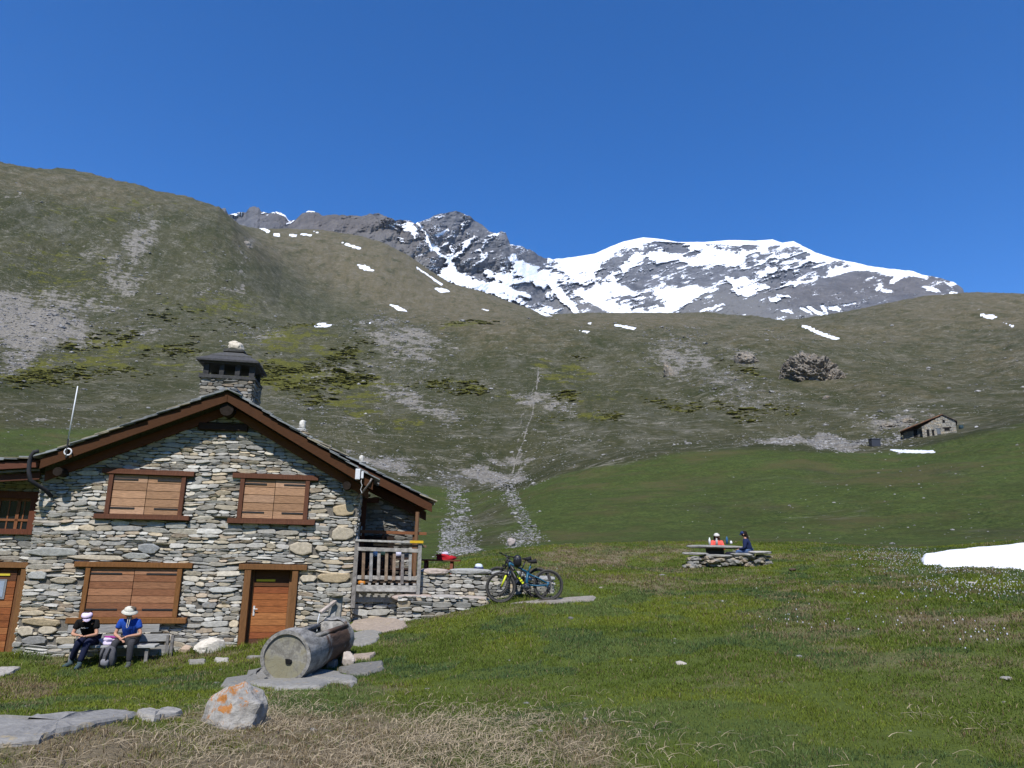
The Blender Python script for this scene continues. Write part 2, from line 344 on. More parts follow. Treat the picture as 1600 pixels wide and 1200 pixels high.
def terrain():
    azs = np.concatenate([np.radians(np.linspace(-180, -60, 40, endpoint=False)), np.radians(np.linspace(-60, -44, 40, endpoint=False)), np.radians(np.linspace(-44, 44, 1080, endpoint=False)), np.radians(np.linspace(44, 60, 40, endpoint=False)), np.radians(np.linspace(60, 180, 40, endpoint=False))])
    ds = np.concatenate([[.02, .8, 1.6, 2.4], np.exp(np.arange(math.log(3), math.log(2350), .0098))])
    A, Dd = np.meshgrid(azs, ds); X = np.sin(A)*Dd; Y = np.cos(A)*Dd; Z = ground(X.ravel(), Y.ravel()).reshape(X.shape)
    P = np.stack([X, Y, Z], -1).reshape(-1, 3); px, py = proj(P); D = Dd.ravel(); x = P[:, 0]; y = P[:, 1]
    front = (np.abs(A.ravel()) < 1.2)
    far = smooth(48, 60, D)
    at_ = {}
    at_['far'] = far; at_['dry'] = dryness(x, y)*(D < 60)
    # colour regions of the hillsides (bare scree, juniper mats, lush meadow, brown turf, lasting snow)
    pxo, pyo = px, py; wz = fbm(px/34, py/20, 0, 5, 201, .6); wz2 = fbm(px/34+7, py/20, 0, 5, 205, .6); px = px+34*wz*far; py = py+20*wz2*far
    scree = blob(px, py, [(30, 505, 105, 42, 8, 1.4), (60, 540, 90, 22, -25, 1.0), (215, 380, 30, 55, 25, .8), (185, 430, 45, 40, 35, .75), (130, 395, 40, 16, -30, .6), (120, 470, 110, 16, 8, .7), (340, 420, 12, 40, -20, .6), (385, 375, 16, 22, -35, .65), (630, 535, 75, 32, 15, .85), (560, 570, 90, 14, -12, .6), (690, 590, 90, 20, 10, .5), (640, 625, 75, 16, 32, .85), (690, 640, 45, 12, 20, .8), (850, 630, 62, 14, 12, .9), (770, 745, 55, 15, 10, 1.2), (600, 722, 70, 12, 18, .9), (790, 715, 60, 6, 5, .7),
        (1070, 560, 55, 32, 15, .85), (1150, 610, 90, 30, 15, .55), (1160, 555, 30, 18, 10, .7), (1270, 690, 95, 8, 2, 1.3), (1400, 665, 50, 12, -5, .8), (1100, 590, 120, 24, 10, .45), (560, 660, 60, 22, 10, .45), (480, 640, 60, 10, 5, .35), (1230, 530, 40, 10, 10, .4), (400, 520, 45, 12, 0, .7), (225, 520, 60, 14, -6, .6), (60, 660, 50, 8, 4, .45), (900, 690, 60, 8, 0, .4)])
    scree = np.maximum(scree, pline(px, py, [(690, 745), (712, 762), (716, 800), (700, 830), (690, 870)], 12, .3)*(D > 60))
    scree = np.maximum(scree, pline(px, py, [(785, 755), (800, 775), (812, 800), (825, 830), (800, 850)], 9, .36)*(D > 60))
    scree = np.maximum(scree, pline(px, py, [(838, 590), (832, 640), (815, 690), (800, 742)], 1.8, .9)*(D > 60))
    scree = np.maximum(scree, pline(px, py, [(375, 385), (380, 430), (370, 450), (330, 458), (260, 462), (180, 462)], 3.5, .7))
    scree = np.maximum(scree, pline(px, py, [(1040, 530), (1018, 545), (1022, 575)], 3, .6))
    scree = np.maximum(scree, pline(px, py, [(0, 315), (15, 298), (22, 285)], 3, .7))
    px, py = pxo, pyo; scree = np.maximum(scree, pline(px, py, [(842, 575), (838, 610), (834, 625), (832, 648), (823, 668), (818, 690), (808, 712), (800, 742)], 1.1, 1.0)*(D > 60))
    scree = scree*(1+.9*fbm(px/14, py/5, 0, 5, 210, .65)); at_['scree'] = np.clip(scree, 0, 2)*far
    px = px+26*wz*far; py = py+14*wz2*far
    shrub = blob(px, py, [(90, 420, 120, 60, 10, .55), (200, 330, 120, 40, 0, .45), (100, 330, 110, 30, 0, .45), (300, 400, 60, 50, 20, .35), (340, 480, 100, 22, 0, .7), (90, 575, 130, 22, -5, .9), (170, 540, 90, 20, 0, .8), (270, 560, 110, 30, 5, .55), (480, 545, 110, 30, 8, .8), (480, 590, 150, 30, 8, 1.0), (560, 640, 100, 25, 20, .75), (450, 520, 60, 14, 0, .8), (720, 605, 60, 16, 10, .65), (780, 615, 60, 14, 10, .6), (720, 508, 60, 7, 0, .7), (880, 580, 70, 22, 5, .7), (900, 615, 60, 16, 5, .6), (930, 650, 40, 12, 5, .75), (1000, 575, 25, 8, 0, .6), (1100, 640, 90, 12, 8, .6), (1160, 580, 50, 14, 10, .6), (1220, 640, 40, 6, 0, .5), (860, 655, 30, 10, 0, .5)])
    px, py = pxo, pyo; shrub = shrub*(1+1.2*fbm(px/16, py/6, 0, 5, 214, .65)); at_['shrub'] = np.clip(shrub, 0, 2)*far
    lush = smooth(0, 25, inpoly(px, py, [(640, 900), (640, 790), (600, 745), (690, 745), (800, 752), (870, 728), (950, 710), (1050, 696), (1150, 688), (1350, 694), (1450, 682), (1600, 650), (2200, 600), (2200, 900)]))
    lush = np.maximum(lush, .75*smooth(0, 30, inpoly(px, py, [(-400, 650), (0, 648), (200, 655), (350, 690), (450, 760), (-400, 800)])))
    lush -= blob(px, py, [(760, 810, 70, 50, 0, .5), (1180, 790, 220, 26, 3, .35), (1330, 745, 240, 18, 0, .3), (960, 720, 60, 12, 0, .3), (1550, 830, 160, 10, 0, .4)])
    at_['lush'] = np.clip(lush, 0, 1)*far
    brown = blob(px, py, [(620, 430, 240, 60, 20, 1.0), (450, 390, 100, 30, 10, .7), (560, 380, 120, 30, 10, .8), (1300, 520, 300, 26, 0, .6), (1550, 480, 240, 40, 0, .8), (1000, 500, 200, 16, 0, .8), (100, 290, 250, 26, 8, .6), (1580, 560, 150, 40, 0, .5), (1350, 590, 250, 40, 0, .4), (760, 470, 100, 16, 10, .8)])
    at_['brown'] = brown*far
    sn = np.full(P.shape[0], -99.)
    SNOWP = [[(490, 507), (505, 504), (522, 508), (510, 511), (492, 511)], [(568, 505), (580, 503), (579, 506)], [(556, 414), (570, 414), (586, 423), (570, 423)], [(608, 476), (620, 477), (638, 487), (622, 485)],
        [(427, 365), (437, 365), (438, 370), (428, 369)], [(452, 366), (464, 367), (463, 370), (453, 369)], [(466, 364), (487, 367), (486, 369), (466, 366)], [(530, 377), (547, 382), (564, 387), (562, 390), (545, 385)], [(490, 361), (498, 363), (496, 365)], [(674, 450), (692, 450), (704, 456), (690, 457)], [(650, 416), (692, 444), (690, 446), (652, 420)], [(402, 350), (422, 361), (420, 364), (400, 354)],
        [(1250, 508), (1262, 509), (1280, 518), (1314, 529), (1305, 531), (1280, 523)], [(1531, 490), (1545, 491), (1558, 495), (1550, 499), (1534, 495)], [(1568, 504), (1585, 509), (1582, 511)], [(960, 506), (994, 512), (990, 515), (960, 509)], [(898, 515), (921, 518), (918, 520)], [(1388, 702), (1420, 703), (1458, 704), (1462, 707), (1440, 708), (1405, 707)], [(750, 482), (764, 485), (762, 486)], [(822, 478), (846, 487), (864, 494), (850, 493)], [(1218, 498), (1224, 496), (1226, 501)], [(918, 505), (924, 504), (923, 507)]]
    reg = far > .5
    for pl in SNOWP:
        xs = [p[0] for p in pl]; ys = [p[1] for p in pl]
        m = reg & (px > min(xs)-6) & (px < max(xs)+6) & (py > min(ys)-6) & (py < max(ys)+6)
        if m.any(): sn[m] = np.maximum(sn[m], inpoly(px[m], py[m], pl))
    at_['snow'] = smooth(-.9, .5, sn+.5*vnoise(x/6, y/6)*(D > 300))
    for k in at_: at_[k] = at_[k]*front
    # material
    t = NT('alpine_ground'); po = t.pos(); at1 = lambda n: t.attr(n).outputs['Fac']
    nbig = t.noise(po, .012, 8, .62); nmid = t.noise(po, .07, 9, .68, .6); nfin = t.noise(po, .55, 8, .72)
    mp = t.n('ShaderNodeMapping'); t.l(po, mp.inputs[0]); mp.inputs['Scale'].default_value = (.35, .35, 1.3); terr = t.noise(mp.outputs[0], .18, 7, .7)
    # near turf soil
    n1 = t.noise(po, 3.5, 8, .7); n2 = t.noise(po, 28, 6, .7); d = at1('dry')
    dd = t.math('ADD', d, t.math('MULTIPLY', t.math('SUBTRACT', n2, .5), 1.1))
    near = t.mix(t.ramp(dd, .15, .8), t.mix(n2, (.035, .052, .012), (.125, .155, .030)), t.mix(n2, (.08, .06, .035), (.27, .22, .14)))
    # hillside turf
    br = t.math('ADD', t.math('MULTIPLY', at1('brown'), .75), t.math('MULTIPLY', t.math('SUBTRACT', nmid, .5), 1.6))
    hill = t.mix(t.ramp(nbig, .35, .65), (.052, .054, .022), (.080, .076, .036))
    hill = t.mix(t.ramp(br, .05, .75), hill, (.150, .122, .068))
    hill = t.mix(t.ramp(nfin, .35, .62), t.mix(.6, hill, (.022, .028, .012)), hill)
    ngr = t.noise(po, .22, 10, .78); hill = t.mix(t.math('MULTIPLY', t.ramp(ngr, .5, .66), .6), hill, (.185, .165, .12))
    mp3 = t.n('ShaderNodeMapping'); t.l(po, mp3.inputs[0]); mp3.inputs['Scale'].default_value = (.05, .012, .02); stk = t.noise(mp3.outputs[0], 1.0, 9, .72, .4)
    hill = t.mix(t.math('MULTIPLY', t.ramp(stk, .50, .66), .32), hill, (.165, .155, .125)); hill = t.mix(t.math('MULTIPLY', t.ramp(stk, .50, .36), .6), hill, (.035, .042, .014))
    mp4 = t.n('ShaderNodeMapping'); t.l(po, mp4.inputs[0]); mp4.inputs['Scale'].default_value = (.022, .09, .14); tn = t.math('ABSOLUTE', t.math('SUBTRACT', t.noise(mp4.outputs[0], 1.6, 7, .6, .8), .5))
    tm = t.math('MULTIPLY', t.ramp(tn, .022, .006), t.ramp(t.noise(po, .06, 6, .7), .47, .6)); hill = t.mix(t.math('MULTIPLY', tm, .75), hill, (.27, .25, .205))
    td = t.math('MULTIPLY', t.ramp(t.noise(mp4.outputs[0], 5, 7, .7), .52, .68), .65); hill = t.mix(td, hill, (.028, .036, .013))
    v2 = t.n('ShaderNodeTexVoronoi'); t.l(po, v2.inputs['Vector']); v2.inputs['Scale'].default_value = .8; v2.inputs['Randomness'].default_value = 1
    s2_ = t.math('MULTIPLY', t.math('LESS_THAN', v2.outputs['Distance'], .17), t.math('GREATER_THAN', t.noise(po, .05, 7, .75), .54)); hill = t.mix(s2_, hill, (.36, .34, .30))
    lu = t.math('ADD', at1('lush'), t.math('MULTIPLY', t.math('SUBTRACT', nmid, .5), 1.3))
    lushc = t.mix(t.ramp(nfin, .3, .7), (.040, .066, .014), (.076, .112, .022)); nx = t.noise(po, 2.2, 7, .85); lushc = t.mix(t.ramp(nx, .38, .6), t.mix(.5, lushc, (.018, .03, .008)), t.mix(.18, lushc, (.20, .20, .08))); lushc = t.mix(t.ramp(t.noise(po, .3, 8, .75), .42, .68), lushc, (.056, .068, .019)); lushc = t.mix(t.math('MULTIPLY', t.ramp(terr, .48, .66), .8), lushc, (.095, .085, .035))
    hill = t.mix(t.ramp(lu, .3, .8), hill, lushc)
    sh = t.math('ADD', t.math('MULTIPLY', at1('shrub'), .62), t.math('MULTIPLY', t.math('SUBTRACT', t.noise(mp.outputs[0], .12, 8, .66, .8), .5), 2.1))
    shc = t.mix(t.ramp(nfin, .35, .65), (.05, .055, .014), (.135, .13, .025)); hill = t.mix(t.ramp(sh, .46, .56), hill, shc)
    sc = t.math('ADD', t.math('MULTIPLY', at1('scree'), .8), t.math('MULTIPLY', t.math('SUBTRACT', t.noise(mp.outputs[0], .16, 9, .72, .5), .5), 2.0))
    scc = t.mix(t.ramp(nfin, .3, .7), (.12, .112, .095), (.30, .275, .23)); scn = t.math('ADD', sc, t.math('MULTIPLY', t.math('SUBTRACT', ngr, .5), 1.1)); hill = t.mix(t.ramp(scn, .46, .74), hill, scc)
    # scattered pale stones in the turf
    vo = t.n('ShaderNodeTexVoronoi'); t.l(po, vo.inputs['Vector']); vo.inputs['Scale'].default_value = .32; vo.inputs['Randomness'].default_value = 1
    spk = t.math('MULTIPLY', t.math('LESS_THAN', vo.outputs['Distance'], .10), t.math('GREATER_THAN', t.noise(po, .03, 5, .6), .56)); spk = t.math('MULTIPLY', spk, t.math('LESS_THAN', at1('lush'), .4)); hill = t.mix(spk, hill, (.36, .34, .31))
    col = t.mix(at1('far'), near, hill); col = t.mix(t.ramp(at1('snow'), .4, .6), col, (.86, .88, .92))
    hb = t.math('ADD', t.math('MULTIPLY', nmid, 2.2), t.math('MULTIPLY', nfin, .5)); hb = t.math('MULTIPLY', hb, at1('far')); hb = t.math('ADD', hb, t.math('MULTIPLY', n1, .05))
    t.bump(hb, .9, 1.4)
    t.out(col, .95, .1)
    BG.update(P=P, D=D, px=px, py=py, **{k: at_[k] for k in ('scree', 'shrub', 'lush', 'snow')})
    o = build_grid('ground', P, len(azs), len(ds), at_, t.m, closed=True)
    props(o, kind='structure'); return o
terrain()

# ------------------------------------------------------------------ snowy mountain
def mountain():
    sky_ = [(-300, 420), (250, 372), (335, 345), (340, 327), (352, 325), (357, 335), (372, 333), (384, 331), (390, 324), (404, 323), (408, 331), (420, 333), (432, 330), (446, 337), (452, 345), (462, 343), (472, 334), (484, 329), (498, 332), (506, 337), (530, 335), (545, 337), (562, 338), (575, 335), (590, 333), (600, 336), (618, 344), (636, 343), (650, 349), (662, 345), (678, 337), (700, 331), (712, 329), (722, 333), (733, 337), (742, 345), (752, 351), (764, 361), (776, 366), (784, 361), (790, 363), (797, 382), (812, 384), (822, 388), (835, 394), (848, 403), (866, 405), (900, 401), (930, 396), (952, 386), (975, 377), (1005, 371), (1030, 373), (1060, 378), (1100, 378), (1140, 375), (1180, 376), (1207, 374), (1222, 379), (1240, 377), (1258, 386), (1276, 395), (1300, 403), (1330, 409), (1360, 416), (1400, 421), (1426, 423), (1440, 429), (1470, 434), (1490, 441), (1504, 451), (1512, 470), (1540, 500), (1650, 540), (2000, 600)]
    NX, NY = 1500, 300
    pxs = np.concatenate([np.linspace(250, 330, 40, endpoint=False), np.linspace(330, 1520, NX-80, endpoint=False), np.linspace(1520, 1600, 40)])
    d = raydir(np.array([p[0] for p in sky_], float), np.array([p[1] for p in sky_], float)); saz = np.arctan2(d[:, 0], d[:, 1])
    dh = raydir(pxs, np.full(NX, 440.)); az = np.arctan2(dh[:, 0], dh[:, 1])
    Tc = np.interp(az, saz, d[:, 2]); jag = np.interp(pxs, [330, 600, 860, 900, 1200, 1250, 1600], [1, 1, .8, .12, .15, .35, .5])
    Tc = Tc+jag*.0022*fbm(pxs/6, 0*pxs, 0, 4, 5)
    db = raydir(pxs, np.interp(pxs, [250, 330, 430, 520, 600, 700, 860, 1000, 1200, 1600], [440, 420, 390, 400, 430, 480, 530, 535, 535, 540])); Tb = db[:, 2]
    t = np.concatenate([np.linspace(0, 1, NY-24), 1+np.linspace(.02, 1, 24)])[:, None]
    Dc = np.interp(pxs, [250, 500, 620, 800, 900, 1050, 1600], [3300, 3000, 2700, 3300, 4800, 5600, 5200])[None, :]
    Dbs = np.interp(pxs, [250, 600, 860, 1600], [2350, 2300, 2600, 3300])[None, :]
    tt = np.clip(t, 0, 1); back = np.clip(t-1, 0, 1)
    T = Tb[None, :]+(Tc-Tb)[None, :]*tt
    D = Dbs+(Dc-Dbs)*tt**1.15
    azg = np.broadcast_to(az[None, :], T.shape); X = np.sin(azg)*D; Y = np.cos(azg)*D; Z = 1.6+T*D
    pP = np.stack([X, Y, Z], -1).reshape(-1, 3); px, py = proj(pP); px = px.reshape(T.shape); py = py.reshape(T.shape)
    # relief : pushed along the slope, tilted strata
    sx = px/1000.*4; sy = py/1000.*4
    rot = -.32; u = sx*cos(rot)+sy*sin(rot); v = -sx*sin(rot)+sy*cos(rot)
    r1 = ridged(sx*3.2+sy*1.0, sy*2.6, 0, 6, 3, .6); r2 = ridged(u*6, v*17, 0, 5, 13, .6)
    left = 1-smooth(800, 900, px)
    rel = (r1-.45)*(210*left+190*(1-left))+(r2-.45)*(90*(1-left)+40*left)+(ridged(sx*1.4+sy*.8, sy*1.5, 0, 3, 4)-.5)*260
    # snow, from large regions broken by the relief
    n = fbm(sx*22, sy*34, 0, 6, 51, .72); ns = fbm(u*15, v*80, 0, 6, 57, .7)
    s = np.where(px > 862, 1.0, -.45)
    def R(poly, val, soft=5.):
        nonlocal s
        w = smooth(-soft, soft, inpoly(px, py, poly)+n*9); s = s*(1-w)+val*w
    def L(pts, w, val=.9):
        nonlocal s
        m = pline(px+n*9, py+n*6, pts, w*.9); s = s*(1-m)+val*m
    def B(cx, cy, rx, ry, rot=0, val=-.55):
        nonlocal s
        m = np.clip(blob(px+n*22, py+n*14, [(cx, cy, rx, ry, rot, 1.3)]), 0, 1); s = s*(1-m)+val*m
    # left rocky peak: snow gullies and the bowl at its foot
    R([(612, 345), (640, 346), (652, 352), (660, 362), (648, 366), (630, 358)], .7)
    R([(655, 352), (668, 372), (672, 385), (700, 402), (700, 418), (688, 424), (700, 440), (722, 446), (745, 448), (770, 462), (800, 475), (860, 492), (1050, 488), (960, 440), (905, 420), (862, 404), (845, 402), (850, 420), (818, 412), (796, 396), (802, 412), (806, 425), (785, 420), (775, 428), (780, 438), (760, 440), (742, 438), (730, 425), (716, 430), (704, 405), (690, 400), (672, 378)], .8)
    L([(362, 335), (372, 334), (384, 331)], 2.0); L([(409, 333), (430, 330), (446, 337), (450, 344)], 1.8); L([(448, 350), (460, 343)], 2.6); L([(480, 331), (495, 331)], 1.6)
    B(700, 350, 42, 18, 0); B(760, 385, 18, 32, 20); B(750, 425, 22, 10, 5); B(700, 380, 16, 20, 0)
    B(820, 450, 28, 14, 35); B(838, 468, 22, 16, 40); B(880, 470, 16, 32, -30, -.55); B(905, 460, 12, 22, -20, -.5); B(920, 485, 40, 14, 10, -.6); B(790, 475, 30, 12, 25); B(860, 425, 18, 6, 10)
    L([(862, 440), (880, 465), (900, 486)], 6); L([(905, 455), (940, 475), (975, 486)], 7); L([(800, 455), (825, 462)], 3)
    B(845, 400, 22, 9, 15); B(830, 404, 18, 8, 20)
    def C(pts, w): nonlocal s; m = pline(px+n*12, py+ns*9, pts, w*.62); s = s*(1-m)+(.62 if w < 5 else .95)*m
    C([(654, 350), (662, 364), (670, 378), (682, 392), (697, 403), (704, 418), (718, 438), (745, 450)], 4.5); C([(697, 404), (712, 401), (727, 386), (740, 371)], 3.6); C([(750, 394), (756, 378), (777, 366)], 2.4); C([(708, 400), (708, 385)], 2.4); C([(684, 368), (702, 358)], 2.6); C([(720, 357), (724, 348), (735, 345)], 2.2)
    C([(672, 386), (690, 384), (698, 379)], 3); C([(738, 413), (752, 406), (758, 399)], 2.2); C([(750, 395), (752, 404)], 2); C([(797, 383), (816, 385)], 2.6); C([(604, 343), (612, 350), (622, 362)], 2.2); C([(598, 345), (604, 353)], 2); C([(622, 372), (630, 380)], 1.8); C([(800, 396), (808, 418), (800, 430)], 3.5)
    C([(760, 425), (790, 440), (820, 436), (850, 425), (880, 432)], 7); C([(712, 430), (740, 445), (775, 455), (800, 466)], 6)
    # broad snow mountain: rock bands
    B(990, 395, 45, 7, -18); B(1050, 385, 30, 8, 8); B(1075, 395, 18, 9, 30, -.5); B(1120, 383, 14, 5, 0); B(1145, 388, 16, 6, 0); B(1172, 383, 10, 7, 0, -.5)
    R([(965, 440), (985, 420), (1010, 402), (1030, 410), (1060, 405), (1085, 415), (1100, 418), (1110, 430), (1115, 450), (1100, 454), (1090, 447), (1060, 450), (1030, 452), (1010, 460), (985, 455)], -.55)
    B(955, 420, 22, 9, -20, -.4); B(935, 440, 20, 6, -25, -.3); B(1120, 428, 20, 14, 20); B(1150, 425, 14, 9, 0); B(1175, 425, 12, 12, 0); B(1130, 445, 14, 7, 10)
    B(1195, 405, 28, 9, -5); B(1240, 395, 26, 10, 15); B(1210, 390, 12, 8, 40, -.4); B(1255, 430, 34, 13, -8, -.6); B(1200, 440, 26, 6, -12, -.55); B(1230, 412, 50, 12, 5, -.15)
    B(975, 470, 22, 10, 15); B(1018, 470, 14, 14, 0); B(1000, 475, 14, 8, 0, -.4); B(1300, 411, 16, 4, -10); B(1320, 416, 10, 3, 0)
    R([(1040, 495), (1080, 470), (1125, 450), (1165, 464), (1200, 452), (1260, 443), (1320, 425), (1360, 423), (1400, 432), (1420, 425), (1440, 430), (1475, 432), (1510, 445), (1560, 470), (1560, 540), (1040, 540)], -.9)
    L([(1130, 475), (1108, 482), (1085, 494)], 2.2, .4); L([(1395, 440), (1420, 428), (1446, 432)], 4); L([(1372, 453), (1378, 448)], 3); L([(1380, 455), (1394, 456)], 2); L([(1450, 452), (1464, 454)], 3); L([(1482, 444), (1498, 442)], 2); L([(1485, 458), (1496, 459)], 2)
    L([(1250, 480), (1266, 488)], 2.5); L([(1264, 480), (1280, 490), (1290, 488)], 3); L([(1286, 478), (1290, 488)], 3); L([(1296, 480), (1310, 482)], 3.5); L([(1318, 476), (1335, 472)], 2.5); L([(1206, 470), (1216, 466)], 2.5); L([(1216, 462), (1234, 463)], 1.5); L([(1238, 488), (1222, 486)], 1.5)
    s = s+.12-.55*(1-smooth(600, 680, px))*(s < .9)+(1.7*ns+.95*n)*np.where(px > 862, 1, .62)-(r1-.5)*.5-(r2-.5)*.55
    s = np.where(py < np.interp(px, [860, 900, 1005, 1100, 1260, 1430], [412, 404, 376, 382, 384, 428]), np.where((px > 855) & (px < 1440), np.maximum(s, .3+.9*n), s), s)
    snow = smooth(-.06, .06, s); sraw = np.clip(s*.5+.5, 0, 1)
    rel = rel*(1-.55*snow)
    fade = np.clip(t*8, 0, 1)*np.clip((2-t)*5, 0, 1)
    D2 = D+rel*fade
    T2 = np.where(t > 1, Tc[None, :]-back*.35, T)
    D3 = np.where(t > 1, D2+back*900, D2)
    P = np.stack([np.sin(azg)*D3, np.cos(azg)*D3, 1.6+T2*D3], -1).reshape(-1, 3)
    talus = np.clip(blob(px, py, [(1130, 480, 90, 26, 0, 1.2), (1060, 492, 60, 10, 0, 1), (900, 478, 45, 20, 10, 1.), (660, 420, 45, 14, 35, 1), (1240, 495, 60, 12, 0, 1), (610, 380, 60, 14, 10, .5)]), 0, 1)
    brn = np.clip(blob(px, py, [(560, 360, 150, 30, 12, 1), (650, 400, 60, 40, 30, .9), (1400, 445, 120, 20, 0, .7), (1280, 460, 110, 18, 0, .6)]), 0, 1)
    m = NT('mountain_rock'); po = m.pos(); f = m.noise(po, .006, 9, .7); g = m.noise(po, .03, 6, .7)
    rock = m.mix(m.ramp(f, .3, .7), (.085, .090, .100), (.19, .19, .195)); rock = m.mix(m.math('MULTIPLY', m.attr('brn').outputs['Fac'], .8), rock, m.mix(f, (.07, .058, .048), (.21, .18, .15)))
    rock = m.mix(m.ramp(g, .35, .7), m.mix(.45, rock, (.035, .037, .042)), rock)
    rock = m.mix(m.attr('talus').outputs['Fac'], rock, m.mix(g, (.12, .118, .112), (.175, .17, .16)))
    sf = m.ramp(m.math('ADD', m.attr('snow').outputs['Fac'], m.math('MULTIPLY', m.math('SUBTRACT', m.noise(po, .05, 7, .8), .5), 1.3)), .47, .53)
    col = m.mix(sf, rock, (.86, .88, .92)); m.bump(f, .45, 30)
    m.out(col, .95, .1)
    o = build_grid('mountain', P, NX, NY, dict(snow=sraw.ravel(), talus=talus.ravel(), brn=brn.ravel()), m.m); props(o, kind='structure')
mountain()

# ------------------------------------------------------------------ dry stone masonry
GREY = [(.34, .33, .295), (.30, .29, .26), (.40, .385, .35), (.26, .255, .235), (.44, .43, .39), (.36, .33, .275)]
WARM = [(.42, .37, .28), (.46, .39, .28), (.38, .31, .23), (.48, .44, .36)]
def stone_col(warm=.3, k=1.):
    c = random.choice(WARM if random.random() < warm else GREY); j = random.uniform(.95, 1.32)*k
    return tuple(v*j for v in c)
def one_stone(mb, u, z, a, b, y, dep, col, wob=None, ax=None):
    n = 9; p = random.uniform(2.4, 6.); rot = random.uniform(-.06, .06); outl = []
    sk = random.uniform(-.25, .25)
    for k in range(n):
        t = 2*pi*(k+random.uniform(-.38, .38))/n; c, s_ = cos(t), sin(t)
        r = (abs(c)**p+abs(s_)**p)**(-1/p)*random.uniform(.96, 1.10); x = r*c*a; w = r*s_*b*(1+sk*c); outl.append((x*cos(rot)-w*sin(rot), x*sin(rot)+w*cos(rot)))
    tu, tz = random.uniform(-.012, .012), random.uniform(-.015, .015)
    vs = []
    for sc, dd in ((.99, -.05), (1.02, dep*.6), (.96, dep*.93), (.8, dep)):
        for x, w in outl:
            j = random.uniform(.97, 1.03) if dd > 0 else 1
            vs.append((u+x*sc*j, y-dd-(tu*x/a+tz*w/b)*(dd > 0), z+w*sc*j))
    vs.append((u+random.uniform(-.2, .2)*a, y-dep*1.0, z+random.uniform(-.2, .2)*b))
    fs = []
    for r in range(3):
        for k in range(n): k2 = (k+1) % n; fs.append((r*n+k, r*n+k2, (r+1)*n+k2, (r+1)*n+k))
    for k in range(n): fs.append((3*n+k, 3*n+(k+1) % n, 4*n))
    if wob: vs = [(x+wob*.6*W1(x, z), yy, zz+wob*W2(x, zz)) for x, yy, zz in vs]
    if ax: vs = [ax(v) for v in vs]
    mb.add(vs, fs, col)
def W1(x, z): return sin(x*2.3+z*1.7)*.6+sin(z*5.1+x*1.1)*.4
def W2(x, z): return sin(x*1.9+z*.7+1)*.6+sin(x*4.7-z*1.3)*.35
def masonry(mb, u0, u1, z0, z1, holes=(), inside=None, y=0., hmin=.06, hmax=.15, warm=.3, k=1., dep=(.02, .07), wob=.035, wmul=(1.6, 4.), ax=None, lowbig=0.):
    z = z0; ci = 0
    while z < z1:
        f = 1+lowbig*max(0, 1-(z-z0)/max(.01, (z1-z0)))
        h = random.uniform(hmin, hmax)*f; h = min(h, max(z1-z, .04)); x = u0
        while x < u1-.02:
            w = min(.62, max(.1, h*random.uniform(*wmul))); 
            if u1-x-w < .09: w = u1-x
            w = min(w, u1-x); parts = [(z, z+h)]
            if h > .1 and random.random() < .35: m = z+h*random.uniform(.35, .65); parts = [(z, m), (m, z+h)]
            for za, zb in parts:
                xs = [(x, x+w)]
                if len(parts) == 2 and w > .3 and random.random() < .5: m = x+w*random.uniform(.35, .65); xs = [(x, m), (m, x+w)]
                for xa, xb in xs:
                    r = [xa, xb, za, zb]; ok = True
                    for ha, hb, hc, hd in holes:
                        if r[0] < hb and r[1] > ha and r[2] < hd and r[3] > hc:
                            cuts = [(r[1]-ha, 1, ha), (hb-r[0], 0, hb), (r[3]-hc, 3, hc), (hd-r[2], 2, hd)]
                            cuts = sorted(cuts, key=lambda q: q[0]); _, i, v = cuts[0]; r[i] = v
                    if r[1]-r[0] < .035 or r[3]-r[2] < .025: continue
                    cu, cz = (r[0]+r[1])/2, (r[2]+r[3])/2
                    if inside and not inside(cu, r[3]-.01): continue
                    a, b = (r[1]-r[0])/2-random.uniform(.0, .006), (r[3]-r[2])/2-random.uniform(0., .005)
                    one_stone(mb, cu, cz, a, b, y, random.uniform(*dep), stone_col(warm, k), wob, ax)
            x += w
        z += h; ci += 1
MORT = (.19, .175, .15)
# ------------------------------------------------------------------ the stone house (local x along the facade, local -y outwards)
house = thing('stone_house', 'large stone farmhouse with closed wooden shutters and a slate gable roof', 'house', (P0[0], P0[1], 0), HA)
OV = -.5; RU = -1.49; RZ = 5.33; SL = .4615; SR = .558
def roofz(u): return RZ-(SL*(RU-u) if u < RU else SR*(u-RU))
WL, WR = -5.42, 1.76
openings = [(-4.0, -2.28, 2.17, 3.33), (-4.19, -2.12, 2.17, 2.3), (-4.16, -2.13, 3.2, 3.33), (-1.06, .56, 2.15, 3.33), (-1.26, .76, 2.15, 2.27), (-1.25, .76, 3.22, 3.33),
            (-4.21, -2.13, -.14, 1.2), (-4.44, -1.92, -.14, -.02), (-4.45, -1.92, 1.09, 1.2), (-.75, .48, -.9, 1.2), (-.89, .66, 1.07, 1.2), (-2.17, -1.02, 4.36, 4.55)]
def under_roof(u, z): return z < roofz(u)-.42
OCH = [(.50, .38, .22), (.52, .42, .28)]
special = []
